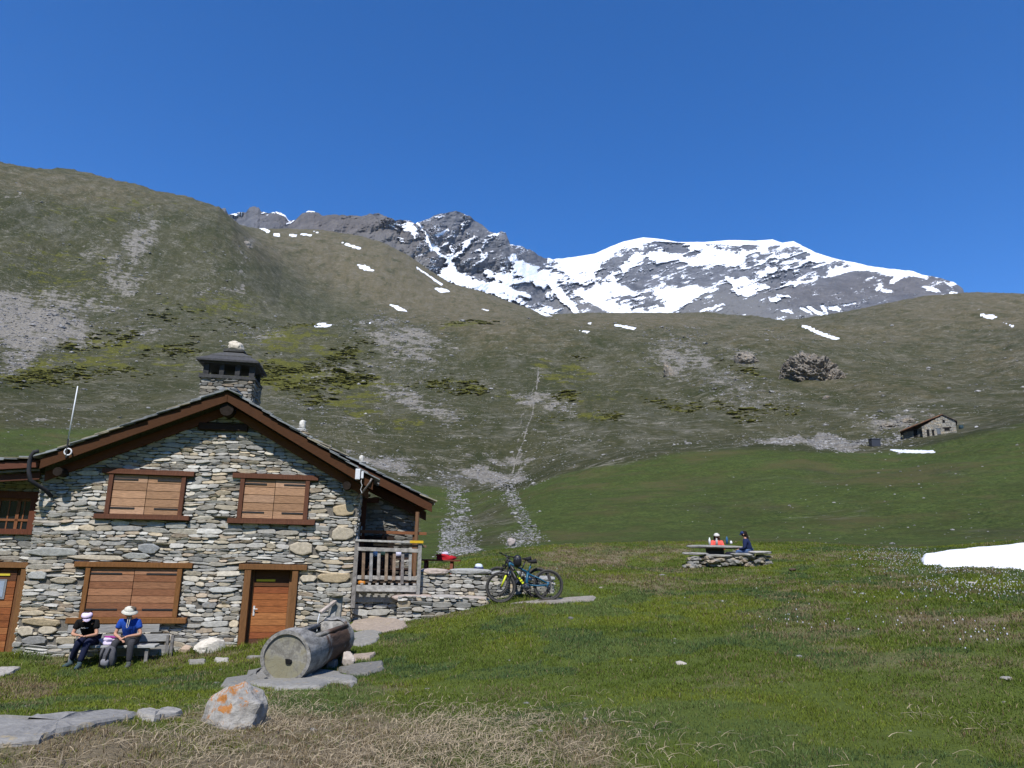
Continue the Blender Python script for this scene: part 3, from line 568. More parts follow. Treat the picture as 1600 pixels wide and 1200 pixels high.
for px, py, w, h, c in [(537, 797, 34, 17, 0), (536, 833, 34, 19, 1), (470, 857, 38, 18, 1), (522, 902, 52, 14, 0), (480, 860, 10, 6, 1), (503, 857, 20, 8, 1), (233, 857, 34, 14, 2), (80, 862, 80, 12, 3), (150, 871, 85, 6, 1), (63, 971, 62, 11, 0), (42, 986, 26, 14, 1), (75, 984, 30, 12, 1), (105, 1000, 34, 11, 1), (55, 1000, 38, 13, 4), (100, 906, 40, 10, 1), (350, 921, 48, 8, 3), (328, 944, 24, 10, 4), (213, 869, 40, 8, 3), (60, 898, 30, 12, 3), (482, 904, 26, 10, 1)]:
    ua, za = fac(px-w/2, py+h/2); ub, zb = fac(px+w/2, py-h/2)
    special.append((ua, ub, za, zb, [(.50, .40, .26), (.48, .42, .32), (.33, .34, .34), (.42, .42, .39), (.27, .265, .25)][c]))
mb = MB(); masonry(mb, WL-.04, WR, -1.0, 5.2, openings+[s_[:4] for s_ in special], under_roof, 0., .042, .112, .3, lowbig=.35, wmul=(1.9, 5.))
for ua, ub, za, zb, c in special: one_stone(mb, (ua+ub)/2, (za+zb)/2, (ub-ua)/2, (zb-za)/2, 0, .075, c, .01)
# stones returning round the two corners
masonry(mb, .03, 1.2, -1.0, 3.0, (), None, 0, .07, .16, .3, ax=lambda v: (WL-.0+v[1]*1., v[0], v[2]))
masonry(mb, .03, 6, -.3, 3.3, (), None, 0, .07, .16, .2, ax=lambda v: (WR-v[1]*1., v[0], v[2]))
fr = mb.build('stone_facing', M_STONE, house)
mb = MB(); mb.col = MORT
def gable(mb, pts, y0, y1):
    n = len(pts); mb.add([(u, y0, z) for u, z in pts]+[(u, y1, z) for u, z in pts], [tuple(range(n)), tuple(range(2*n-1, n-1, -1))]+[(i, i+n, (i+1) % n+n, (i+1) % n) for i in range(n)])
zr = lambda u: roofz(u)-.16
gable(mb, [(WL, -1.4), (-.6, -1.4), (-.6, 1.08), (.34, 1.08), (.34, -1.4), (WR, -1.4), (WR, zr(WR)), (RU, zr(RU)), (WL, zr(WL))], 0, .35)
gable(mb, [(WL, -1.4), (WR, -1.4), (WR, zr(WR)), (RU, zr(RU)), (WL, zr(WL))], 7.6, 8.0)
mb.box(WL, WL+.4, .35, 7.6, -1.4, zr(WL)); mb.box(WR-.4, WR, .35, 7.6, -1.4, zr(WR)-.02)
mb.build('wall', M_MORTAR, house)
# roof : carrying slabs, then overlapping lauze slates
def slate_roof(name, mb, u_r, z_r, u_e, z_e, y0, y1, seed=0, big=1.):
    """from ridge (u_r,z_r) to eave (u_e,z_e)"""
    L = hypot(u_e-u_r, z_e-z_r); dx, dz = (u_e-u_r)/L, (z_e-z_r)/L; nx, nz = (-dz, dx) if dx > 0 else (dz, -dx)
    if nz < 0: nx, nz = -nx, -nz
    rows = int(L/.27)
    for r in range(rows+1):
        t = L-r*L/rows+.06; y = y0-random.uniform(0, .03)
        while y < y1:
            w = random.uniform(.35, .75)*big; ln = random.uniform(.5, .62); th = random.uniform(.018, .032); e = random.uniform(-.035, .035); w = min(w, y1-y+.05)
            b0 = t+e; b1 = max(t+e-ln, -.02); lo = .045+random.uniform(0, .012); hi = .004
            j = random.uniform(-.01, .01); yy0, yy1 = y+(random.uniform(-.03, .02) if y < y0+.1 else .004), y+w
            def P(tt, h, q): return (u_r+dx*tt+nx*h, q, z_r+dz*tt+nz*h)
            g = random.uniform(.7, 1.2); c = (.23*g, .245*g, .25*g) if random.random() < .8 else (.30*g, .27*g, .2*g)
            v = [P(b1, hi, yy0), P(b0, lo, yy0+j), P(b0, lo, yy1+j), P(b1, hi, yy1), P(b1, hi+th, yy0), P(b0, lo+th, yy0+j), P(b0, lo+th, yy1+j), P(b1, hi+th, yy1)]
            mb.add(v, [(3, 2, 1, 0), (4, 5, 6, 7), (0, 1, 5, 4), (1, 2, 6, 5), (2, 3, 7, 6), (3, 0, 4, 7)], c); y += w
sl_ = MB(); sl_.col = (.2, .2, .2)
TH = .05
slate_roof('l', sl_, RU, RZ-TH, -5.42, RZ-TH-SL*(RU+5.42+.0), OV-.04, 7.9)
slate_roof('r', sl_, RU, RZ-TH, 2.15, RZ-TH-SR*(2.15-RU), OV-.04, 1.5)
slate_roof('a', sl_, RU+.1, 5.30, 3.78, 5.30-.468*(3.78-RU-.1), 1.5, 7.9)
for k in range(14): sl_.box(RU-.2, RU+.2, OV+.0+k*.6, OV+.58+k*.6, RZ-.03, RZ+.02, (.24, .25, .26), .015)
roof = sl_.build('roof', M_SLATE, house)
# sarking boards under the slates
def sheet(mb, ua, za, ub, zb, y0, y1, th, col):
    mb.add([(ua, y0, za), (ub, y0, zb), (ub, y1, zb), (ua, y1, za), (ua, y0, za-th), (ub, y0, zb-th), (ub, y1, zb-th), (ua, y1, za-th)], [(3, 2, 1, 0), (4, 5, 6, 7), (0, 1, 5, 4), (1, 2, 6, 5), (2, 3, 7, 6), (3, 0, 4, 7)], col)
DK = (.075, .032, .02); FB = (.075, .030, .011)
mb = MB(); T2 = .075
sheet(mb, RU, RZ-T2, -5.40, roofz(-5.40)-T2, OV+.06, 7.8, .035, DK); sheet(mb, RU, RZ-T2, 2.12, roofz(2.12)-T2, OV+.06, 1.45, .035, DK)
sheet(mb, RU+.1, 5.30-T2+.03, 3.72, 5.30+.03-T2-.468*(3.72-RU-.1), 1.56, 7.8, .035, DK)
mb.build('roof_boarding', M_WOODH, house)
# verge boards
def verge(ua, za, ub, zb, y, h, col, th=.045, name='verge_board'):
    m = MB(); m.col = col; m.add([(ua, y, za), (ub, y, zb), (ub, y+th, zb), (ua, y+th, za), (ua, y, za-h), (ub, y, zb-h), (ub, y+th, zb-h), (ua, y+th, za-h)], [(3, 2, 1, 0), (4, 5, 6, 7), (0, 1, 5, 4), (1, 2, 6, 5), (2, 3, 7, 6), (3, 0, 4, 7)])
    return m.build(name, M_WOODH, house, bev=.006)
verge(-5.34, roofz(-5.34)-T2, RU-.002, RZ-T2, OV, .25, FB); verge(RU+.002, RZ-T2, 2.10, roofz(2.10)-T2, OV, .25, FB)
verge(-5.36, roofz(-5.36)-.34, RU-.002, RZ-.34, -.12, .22, (.15, .055, .03), .14, 'rafter'); verge(RU+.002, RZ-.34, 2.0, roofz(2.0)-.34, -.12, .22, (.17, .07, .035), .14, 'rafter')
verge(1.55, 5.30-T2-.468*(1.55-RU-.1), 3.72, 5.30-T2-.468*(3.72-RU-.1), 1.5, .22, (.085, .034, .014)); verge(1.77, 4.98-.468*(1.77-RU-.1), 3.6, 4.98-.468*(3.6-RU-.1), 1.95, .24, (.08, .033, .016), .14, 'rafter')
# beams under the eaves
for u, z, r in [(-1.49, 4.83, .16), (-4.98, 3.19, .10), (1.47, 3.1, .10)]:
    m = MB(); m.tube([(u, -.44, z), (u+.01, .3, z)], [r, r*1.03], 12, (.025, .018, .014)); m.build('beam', M_OLD, house, smooth=False)
m = MB(); m.box(-2.17, -1.02, -.13, .2, 4.36, 4.54, (.045, .026, .018), .01); m.build('beam', M_WOODH, house, bev=.02)
for k in range(7):
    m = MB(); y = 1.75+k*.8; ze = 5.30-.468*(3.62-RU-.1)-.13; zs = 5.30-.468*(1.9-RU-.1)-.13; m.bar((1.9, y, zs-.03), (3.66, y, ze-.03), .09, .11, (.11, .05, .03)); m.build('rafter', M_WOODH, house)
# windows with shutters
def shutter_window(j0, j1, z0, z1, lint, sill, fcol, pcols, strap=(.03, .028, .03), np_=6, jw=.1):
    f = MB(); f.col = fcol; f.box(j0, j0+jw, -.10, .1, z0, z1, j=.004); f.box(j1-jw, j1, -.10, .1, z0, z1, j=.004)
    f.box(lint[0], lint[1], -.12, .1, lint[2], lint[3], j=.008); f.box(sill[0], sill[1], -.15, .1, sill[2], sill[3], j=.008)
    w = f.build('window_frame', M_WOODV, house, bev=.008)
    a, b = j0+jw+.005, j1-jw-.005; mid = (a+b)/2
    for (x0, x1) in ((a, mid-.006), (mid+.006, b)):
        p = MB(); zz = z0+.012; hh = (z1-z0-.02)/np_; 
        for k in range(np_):
            h = hh*random.uniform(.97, 1.0); g = random.uniform(.85, 1.12); c = random.choice(pcols); p.box(x0, x1, -.055+random.uniform(0, .006), -.02, zz, zz+h-.008, tuple(v*g for v in c)); zz += hh
        sh = p.build('shutter', M_WOODH, w, bev=.004)
        L = (x1-x0)*.72
        for zc in (z0+(z1-z0)*.16, z1-(z1-z0)*.13):
            s_ = MB()
            if x0 == a: s_.box(x0-.02, x0+L, -.066, -.052, zc-.018, zc+.018, strap)
            else: s_.box(x1-L, x1+.02, -.066, -.052, zc-.018, zc+.018, strap)
            s_.build('hinge_strap', M_METAL, sh)
UP = [(.45, .265, .155), (.52, .32, .20), (.38, .22, .125)]; LOW = [(.34, .165, .085), (.40, .205, .115), (.27, .12, .06)]
shutter_window(-4.0, -2.3, 2.28, 3.22, (-4.16, -2.13, 3.22, 3.335), (-4.19, -2.12, 2.17, 2.28), (.13, .055, .032), UP, np_=5)
shutter_window(-1.06, .57, 2.26, 3.22, (-1.25, .76, 3.22, 3.335), (-1.26, .76, 2.14, 2.26), (.13, .055, .032), UP, np_=5)
shutter_window(-4.2, -2.14, -.02, 1.09, (-4.45, -1.92, 1.09, 1.2), (-4.44, -1.92, -.14, -.02), (.21, .095, .032), LOW, np_=7)
# door
f = MB(); f.col = (.19, .09, .035); f.box(-.75, -.60, -.1, .3, -.75, 1.07, j=.004); f.box(.335, .475, -.1, .3, -.7, 1.07, j=.004); f.box(-.89, .66, -.12, .3, 1.07, 1.2, j=.008)
f.box(-.60, -.54, .08, .16, -.66, 1.07, (.16, .07, .03)); f.box(.265, .335, .08, .16, -.66, 1.07, (.22, .11, .05)); f.box(-.60, .335, .04, .3, -.72, -.66, (.30, .30, .29))
dfr = f.build('door_frame', M_WOODV, house, bev=.008)
p = MB(); n = 9; zz = -.645
for k in range(n):
    h = 1.32/n; c = random.choice([(.42, .17, .06), (.34, .12, .04), (.27, .085, .032), (.40, .16, .055)]) if k else (.11, .05, .03)
    p.box(-.535, .262, .105+random.uniform(0, .008), .15, zz, zz+h-.008, c); zz += h
p.box(-.535, .262, .10, .15, .685, 1.06, (.12, .05, .022)); door = p.build('door', M_WOODH, house, bev=.004)
h = MB(); h.box(-.505, -.465, .09, .105, .02, .24, (.6, .6, .6)); h.tube([(-.485, .09, .17), (-.485, .05, .17), (-.40, .05, .17)], .011, 8, (.7, .7, .7)); h.build('handle', M_METAL, door)
h = MB(); h.box(-.49, -.06, .085, .1, .80, .85, (.80, .56, .03)); h.build('yellow_sign', M_PAINT, door)
# chimney
ch = bpy.data.objects.new('chimney', None)
m = MB(); m.box(-2.6, -1.3, 1.5, 2.7, 4.7, 6.02, MORT)
for (a0, a1, ax) in ((-2.62, -1.28, lambda v: (v[0], 1.5+v[1], v[2])), (1.5, 2.7, lambda v: (-1.3-v[1], v[0], v[2])), (1.5, 2.7, lambda v: (-2.6+v[1], v[0], v[2]))):
    masonry(m, a0, a1, 5.0, 6.02, (), None, 0, .07, .12, .25, k=.62, wob=0, ax=ax)
m.box(-2.68, -1.24, 1.42, 2.78, 6.02, 6.10, (.07, .07, .07), .015)
for (x, y) in [(-2.60, 1.5), (-2.19, 1.49), (-1.79, 1.49), (-1.42, 1.5), (-2.60, 2.55), (-1.42, 2.55)]:
    m.box(x, x+.12+random.uniform(0, .02), y, y+.15, 6.10, 6.42, (.055, .055, .058), .012)
m.box(-2.68, -1.24, 1.42, 2.78, 6.42, 6.47, (.06, .06, .06), .012)
def hip(x0, x1, y0, y1, z0, X0, X1, Y0, Y1, z1, th, col):
    m.add([(x0, y0, z0), (x1, y0, z0), (x1, y1, z0), (x0, y1, z0), (x0, y0, z0+th), (x1, y0, z0+th), (x1, y1, z0+th), (x0, y1, z0+th), (X0, Y0, z1), (X1, Y0, z1), (X1, Y1, z1), (X0, Y1, z1)],
          [(3, 2, 1, 0), (0, 1, 5, 4), (1, 2, 6, 5), (2, 3, 7, 6), (3, 0, 4, 7), (4, 5, 9, 8), (5, 6, 10, 9), (6, 7, 11, 10), (7, 4, 8, 11), (8, 9, 10, 11)], col)
hip(-2.77, -1.17, 1.33, 2.87, 6.47, -2.14, -1.78, 1.95, 2.3, 6.88, .05, (.075, .075, .078)); hip(-2.50, -1.42, 1.6, 2.6, 6.66, -2.14, -1.78, 1.95, 2.3, 6.90, .04, (.09, .09, .09)); m.box(-2.22, -1.68, 1.85, 2.38, 6.885, 6.95, (.11, .11, .105), .012)
m.build('chimney', M_STONE2, house)
# left wing, a little set back
m = MB(); m.box(-11, -5.44, .42, .8, -1.4, 3.2, MORT); m.box(-11, -10.6, .8, 7, -1.4, 3.2, MORT); m.build('wing_wall', M_MORTAR, house)
m = MB(); masonry(m, -9, -5.44, -1., 3.2, [(-7.1, -5.62, 1.82, 2.76), (-7.1, -5.58, -1, 1.15)], None, .42, .06, .15, .25, k=.95); m.build('wing_stone_facing', M_STONE, house)
sl_ = MB(); slate_roof('w', sl_, -5.25, 3.50, -11, 3.50-.10*5.75, -.35, 7.5); sl_.build('wing_roof', M_SLATE, house)
m = MB(); sheet(m, -5.5, 3.46, -11, 2.89, -.25, 7.4, .04, DK); m.build('wing_boarding', M_WOODH, house)
verge(-11, 2.88, -5.45, 3.44, -.30, .16, (.13, .05, .03)); verge(-11, 2.70, -5.45, 3.26, -.22, .05, (.22, .2, .18)); verge(-11, 2.62, -5.45, 3.18, -.14, .16, (.10, .04, .025))
f = MB(); f.col = (.13, .045, .025); f.box(-7.1, -5.60, .30, .5, 2.60, 2.76); f.box(-5.74, -5.60, .32, .5, 1.86, 2.6); f.box(-7.1, -5.60, .29, .5, 1.78, 1.9)
for x in (-6.0, -6.42, -6.8): f.box(x-.035, x+.035, .36, .415, 1.9, 2.6, (.22, .09, .04))
for x in (-5.88, -6.2, -6.6): f.box(x-.014, x+.014, .37, .41, 1.9, 2.6, (.24, .10, .045))
f.box(-7.1, -5.74, .36, .415, 2.08, 2.13, (.22, .09, .04)); f.box(-7.1, -5.74, .36, .415, 2.54, 2.6, (.22, .09, .04))
wf = f.build('window_frame', M_WOODV, house); g = MB(); g.box(-7.08, -5.7, .385, .39, 1.9, 2.6, (.012, .014, .018)); g.build('pane', M_GLASS, wf)
f = MB(); f.col = (.2, .1, .04); f.box(-7.2, -5.56, .28, .55, 1.03, 1.15); f.box(-5.69, -5.57, .30, .55, -.9, 1.03); f.box(-5.79, -5.69, .4, .5, -.9, 1.03, (.17, .08, .035)); wd = f.build('door_frame', M_WOODV, house, bev=.006)
p = MB(); zz = -.85
for k in range(13): c = random.choice([(.36, .14, .05), (.30, .10, .035), (.25, .085, .03)]); p.box(-6.8, -5.79, .37, .41, zz, zz+.136, c if zz < .6 else (.12, .05, .025)); zz += .144
wdoor = p.build('door', M_WOODH, house, bev=.004)
h = MB(); u0, z1 = fac(13, 905, .4); _, z0 = fac(11, 936, .4); h.box(-6.6, u0, .35, .368, z0, z1, (.22, .23, .25)); h.build('notice_board', M_PAINT, wdoor)
h = MB(); h.box(-6.5, u0-.04, .343, .349, z0+.05, z1-.04, (.30, .36, .45)); h.build('notice', M_PAINT, wdoor)
h = MB(); u0, zc = fac(18, 898, .42); h.box(-6.5, u0, .35, .368, zc-.02, zc+.025, (.62, .50, .05)); h.build('yellow_sign', M_PAINT, wdoor)
m = MB(); pp = [(*fac(x, y, -.55), 0) for x, y in ((60, 705), (54, 706), (49, 712), (46, 722), (45, 736), (47, 750), (55, 758), (62, 764), (68, 774))]
m.tube([(a, -.55+(0 if i < 6 else .14*(i-5)), b) for i, (a, b, _) in enumerate(pp)], .045, 10, (.035, .035, .04)); m.build('downpipe', M_RUB, house, smooth=True)
# right wing behind the terrace
m = MB(); m.box(1.80, 3.33, 2.2, 2.5, .2, 3.0, MORT); m.box(3.03, 3.33, 2.5, 7.5, .2, 2.6, MORT); m.build('annex_wall', M_MORTAR, house)
m = MB(); masonry(m, 1.78, 3.36, .5, 3.5, [(1.7, 2.75, .4, 1.95)], lambda u, z: z < 4.75-.468*(u-RU), 2.2, .06, .14, .1, k=.62)
m.build('annex_stone_facing', M_STONE, house); m = MB(); masonry(m, 2.2, 6, .5, 2.5, (), None, 0, .06, .14, .1, k=.8, ax=lambda v: (3.33-v[1], v[0], v[2])); m.build('annex_side_facing', M_STONE, house)
m = MB(); m.box(1.9, 2.75, 2.12, 2.2, .5, 1.95, (.035, .022, .016)); m.build('annex_door', M_WOODV, house)
f = MB(); f.box(1.80, 1.95, 1.95, 2.12, .55, 2.95, (.12, .045, .025)); f.box(1.79, 2.28, 1.92, 2.14, 2.86, 2.98, (.10, .04, .025)); af = f.build('door_frame', M_WOODV, house, bev=.006)
h = MB(); h.box(1.84, 1.87, 1.93, 1.95, 1.95, 2.2, (.7, .7, .7)); h.build('handle', M_METAL, af)
m = MB(); m.tube([(3.33, 1.65, .5), (3.34, 1.65, 2.62)], .055, 10, (.20, .11, .06)); m.build('post', M_WOODV, house)

# fixtures on the roof
def hl(u, off, z): return HW(u, off, z)
an = thing('aerial', 'thin whip aerial rod standing at the left end of the main roof', 'antenna', HW(-4.8, -.56, 3.55), HA)
m = MB(); m.tube([(0.0, 0, -.05), (-.02, 0, .38)], .02, 8, (.04, .04, .04)); m.build('mount', M_METAL, an)
m = MB(); m.tube([(-.02, 0, .36), (0.0, 0, 1.62)], [.016, .012], 8, (.72, .74, .76)); m.build('rod', M_PAINT, an, smooth=True)
m = MB(); m.tube([(.02+.075*cos(t*pi/8), .0, .08+.075*sin(t*pi/8)) for t in range(16)], .017, 8, (.75, .76, .78), closed=True); m.build('clamp', M_PAINT, an, smooth=True)
ra = thing('wireless_antenna', 'white wireless antenna box on the right end of the main verge board', 'antenna', HW(1.76, -.56, 3.3), HA)
m = MB(); m.box(-.1, .02, -.05, .03, -.06, .2, (.72, .74, .76)); m.build('housing', M_PAINT, ra, bev=.015)
m = MB(); m.box(.04, .10, -.04, .03, -.03, .14, (.70, .72, .74)); m.build('radio', M_PAINT, ra, bev=.01)
m = MB(); m.tube([(.06, .0, -.03), (.05, -.01, -.12), (.08, 0, -.2), (.05, .01, -.3), (.09, 0, -.38)], .008, 6, (.6, .6, .6)); m.build('cable', M_RUB, ra)
m = MB(); m.tube([(.3, .02, -.02), (.26, .0, -.12), (.1, .2, -.34), (-.05, .5, -.5)], .025, 8, (.18, .16, .15)); m.build('bracket_pipe', M_METAL, ra, smooth=True)
def cairn(name, label, u, off, z, sz, base):
    t = thing(name, label, 'cairn', HW(u, off, z), HA)
    m = MB(); 
    for k, (w, c) in enumerate(base): m.rock((random.uniform(-.03, .03), 0, .03+k*.06), (w, w*.8, .035), 2, .2, 5+k, c)
    m.build('base_slab', M_STONE, t)
    m = MB(); m.rock((.02, 0, .06*len(base)+sz*.75), (sz*.62, sz*.6, sz), 2, .3, 9, (.62, .60, .54)); m.build('top_stone', M_STONE, t)
cairn('cairn', 'white stone on stacked flat slabs, upper of the two cairns right of the chimney', .13, 1.0, 4.50, .13, [(.24, (.4, .33, .22)), (.2, (.36, .34, .3)), (.15, (.4, .4, .38))])
cairn('cairn', 'small pointed stone on one slab at the top of the lower right roof', 1.70, 2.0, 3.93, .10, [(.16, (.32, .32, .3))])
m = MB(); p_ = HW(-1.95, 2.1, 7.08); m.rock((0, 0, 0), (.2, .18, .17), 3, .35, 4, (.62, .56, .46)); o = m.build('rock', M_STONE); o.location = p_; props(o, 'pale cream rock sitting on the chimney cap', 'rock')

# ------------------------------------------------------------------ terrace, its wall and railing
m = MB(); pts = [HW(u, o, .64) for u, o in ((1.78, .1), (3.3, .1), (3.3, .3), (6.6, .5), (6.2, 3.2), (4, 5), (1.78, 5))]; m.poly(pts, .3, (.30, .29, .27)); props(m.build('terrace', M_STONE), kind='structure')
tw = thing('stone_wall', 'two-tiered dry stone wall below the wooden railing and behind the bicycles', 'wall', (P0[0], P0[1], 0), HA)
def wtop(u): return np.interp(u, [1.7, 3.3, 3.31, 5.1, 6.85], [.55, .52, 1.03, 1.03, .86])
m = MB(); m.box(1.79, 3.32, .24, .6, -.6, .5, MORT); m.box(3.33, 5.1, .24, .6, -.4, .98, MORT); m.box(5.1, 6.8, .24, .6, -.4, .82, MORT); m.box(2.95, 5.05, -.2, .24, -.6, .42, MORT)
masonry(m, 1.76, 6.85, -.5, 1.03, [(6.0, 7, .84, 2)], lambda u, z: z < wtop(u)+.02, .2, .06, .16, .2, dep=(.03, .09), k=.92)
masonry(m, 2.85, 5.1, -.5, .46, (), lambda u, z: z < .5, -.25, .07, .16, .2, dep=(.03, .1), k=.92)
masonry(m, .2, .65, .0, .85, (), None, 0, .07, .14, .2, ax=lambda v: (6.82-v[1], v[0], v[2]))
m.build('masonry', M_STONE, tw)
for u0, u1, z, c in [(3.38, 4.12, 1.08, (.42, .35, .30)), (4.1, 5.25, 1.09, (.36, .36, .34)), (5.22, 6.1, 1.05, (.34, .34, .32)), (6.05, 6.9, .93, (.33, .33, .31))]:
    c2 = MB(); c2.rock(((u0+u1)/2, .38, z), ((u1-u0)/2, .30, .075), 3, .12, int(u0*10), c, sq=1); c2.build('cap_stone', M_STONE, tw)
for u0, u1, z, c in [(2.7, 3.7, .47, (.42, .34, .29)), (3.65, 4.4, .47, (.36, .34, .31)), (4.35, 5.1, .44, (.40, .35, .30))]:
    c2 = MB(); c2.rock(((u0+u1)/2, -.03, z), ((u1-u0)/2, .26, .07), 3, .14, int(u0*10)+5, c, sq=1); c2.build('cap_stone', M_STONE, tw)
GW = (.30, .28, .25); BW = (.22, .15, .10)
rl = thing('railing', 'weathered grey wooden railing with upright slats at the right corner of the house', 'railing', (P0[0], P0[1], 0), HA)
def bar(name, a, b, w, h, col, parent, mat=M_OLD, bev=.006):
    m = MB(); m.bar(a, b, w, h, col, up=(0, 1, 0) if abs(Vector(b)[2]-Vector(a)[2]) > abs(Vector(b)[0]-Vector(a)[0])+abs(Vector(b)[1]-Vector(a)[1]) else (0, 0, 1)); return m.build(name, mat, parent, bev=bev)
bar('post', (1.80, -.12, .22), (1.80, -.12, 1.76), .1, .09, (.24, .22, .2), rl); bar('post', (3.34, -.12, .47), (3.34, -.12, 1.76), .09, .09, (.30, .29, .27), rl)
tr_ = bar('rail', (1.76, -.14, 1.80), (3.40, -.14, 1.78), .09, .05, (.40, .39, .36), rl); bar('rail', (2.2, -.07, 1.71), (3.5, -.07, 1.69), .05, .06, BW, rl); bar('rail', (1.82, -.16, 1.60), (3.3, -.16, 1.58), .03, .09, (.36, .34, .31), rl)
bar('rail', (1.85, -.10, .93), (3.3, -.10, .92), .03, .09, (.36, .34, .31), rl)
m = MB(); m.box(3.08, 3.41, -.205, -.19, 1.765, 1.825, (.66, .42, .02)); m.build('yellow_strip', M_PAINT, rl)
for k, (x, zb, c) in enumerate([(568, 905, BW), (580, 908, (.3, .29, .28)), (592, 906, (.33, .3, .27)), (604, 908, (.27, .2, .14)), (616, 907, (.29, .21, .15)), (629, 913, (.22, .2, .19)), (641, 907, (.33, .32, .3))]):
    ub, z0 = fac(x-1, zb, -.15); ut, z1 = fac(x+.5, 858, -.15); bar('slat', (ub, -.13, z0), (ut, -.13, z1+.02), .075, .022, c, rl, bev=.003)
m = MB(); m.box(1.84, 3.3, -.14, -.10, .60, .75, (.40, .38, .35), .006)
for k in range(8): m.box(1.95+k*.18, 2.02+k*.18, -.14, -.10, .75, .80, (.40, .38, .35), .004)
m.build('toe_board', M_OLD, rl, bev=.004)
m = MB(); m.box(1.82, 3.32, -.08, .3, .80, .86, (.10, .07, .05)); m.build('deck_edge', M_OLD, rl)
rr = thing('railing', 'reddish brown handrail under the porch roof, behind the grey slatted railing', 'railing', (P0[0], P0[1], 0), HA)
bar('rail', (1.83, 1.75, 2.06), (3.62, 1.75, 2.04), .06, .08, (.24, .10, .045), rr, M_WOODH)
for x in (2.45, 3.28): bar('post', (x, 1.8, .64), (x, 1.8, 2.0), .07, .07, (.15, .07, .035), rr, M_WOODV)
def picnic_table(label, loc, rz, L, col, group=None):
    t = thing('picnic_table', label, 'picnic table', loc, rz, group)
    m = MB()
    for k in range(5): m.box(-L/2, L/2, -.36+k*.145, -.36+k*.145+.135, .70, .74, col, .002)
    m.build('tabletop', M_WOODH, t)
    for s_ in (-1, 1):
        m = MB(); m.box(-L/2, L/2, s_*.72-.13, s_*.72+.13, .42, .46, col); m.build('seat', M_WOODH, t)
        x = s_*(L/2-.25)
        for q in (-1, 1): bar('leg', (x, q*.25, .70), (x, q*.62, 0), .09, .05, col, t, M_WOODV)
        bar('crossbar', (x+.05, -.8, .40), (x+.05, .8, .40), .05, .09, col, t, M_WOODH)
    return t
p = HW(*fac(686, 885, 3.2)[:1], 3.2); picnic_table('dark red brown picnic table beyond the right end of the railing', (p[0], p[1], .60), HA-.15, 1.25, (.16, .055, .03))
p = HW(2.55, 1.2); picnic_table('dark picnic table half hidden behind the grey slatted railing', (p[0], p[1], .65), HA, 1.3, (.05, .028, .02))
def lump(name, label, cat, loc, sz, col, mat=M_CLOTH, seed=1, amp=.3, rz=0):
    m = MB(); m.rock((0, 0, 0), sz, 3, amp, seed, col, rot=rz); o = m.build(name, mat, smooth=True); o.location = [float(v) for v in loc]; return props(o, label, cat)
def facw(px, py, off): u, z = fac(px, py, off); return HW(u, off, z)
q = facw(697, 872, 3.2); lump('jacket', 'bright red jacket heaped on the dark red brown picnic table', 'jacket', (q[0], q[1], 1.40), (.26, .18, .09), (.42, .02, .03), seed=3, amp=.5)
lump('cap', 'pale lilac cap on top of the red jacket heap', 'cap', (q[0]-.03, q[1], 1.50), (.10, .1, .06), (.55, .5, .65), seed=5)
for px, py, c, lb in [(588, 866, (.62, .62, .64), 'white helmet behind the slats, leftmost of the items on the half hidden table'), (598.5, 864, (.62, .58, .25), 'pale yellow helmet behind the slats on the half hidden table'), (623, 866, (.5, .5, .62), 'lilac and white helmet behind the slats near the right end of the half hidden table')]:
    q = facw(px, py, 1.1); lump('helmet', lb, 'helmet', (q[0], q[1], q[2]), (.11, .13, .08), c, M_PAINT, seed=int(px), amp=.05)
q = facw(748, 887, .38)
t = thing('helmet', 'dark blue and white helmet lying on the wall left of the bicycles', 'helmet', q, HA)
m = MB(); m.rock((0, 0, -.02), (.13, .12, .06), 3, .04, 2, (.02, .03, .09)); m.build('rim', M_PAINT, t, smooth=True); m = MB(); m.rock((0, 0, .02), (.10, .10, .085), 3, .04, 3, (.60, .68, .74)); m.build('shell', M_PAINT, t, smooth=True)
q = facw(565, 910, -.05); lump('lantern', 'small orange lantern on the deck edge at the foot of the left railing post', 'lantern', q, (.1, .06, .06), (.60, .22, .02), M_PAINT, seed=8, amp=.1)
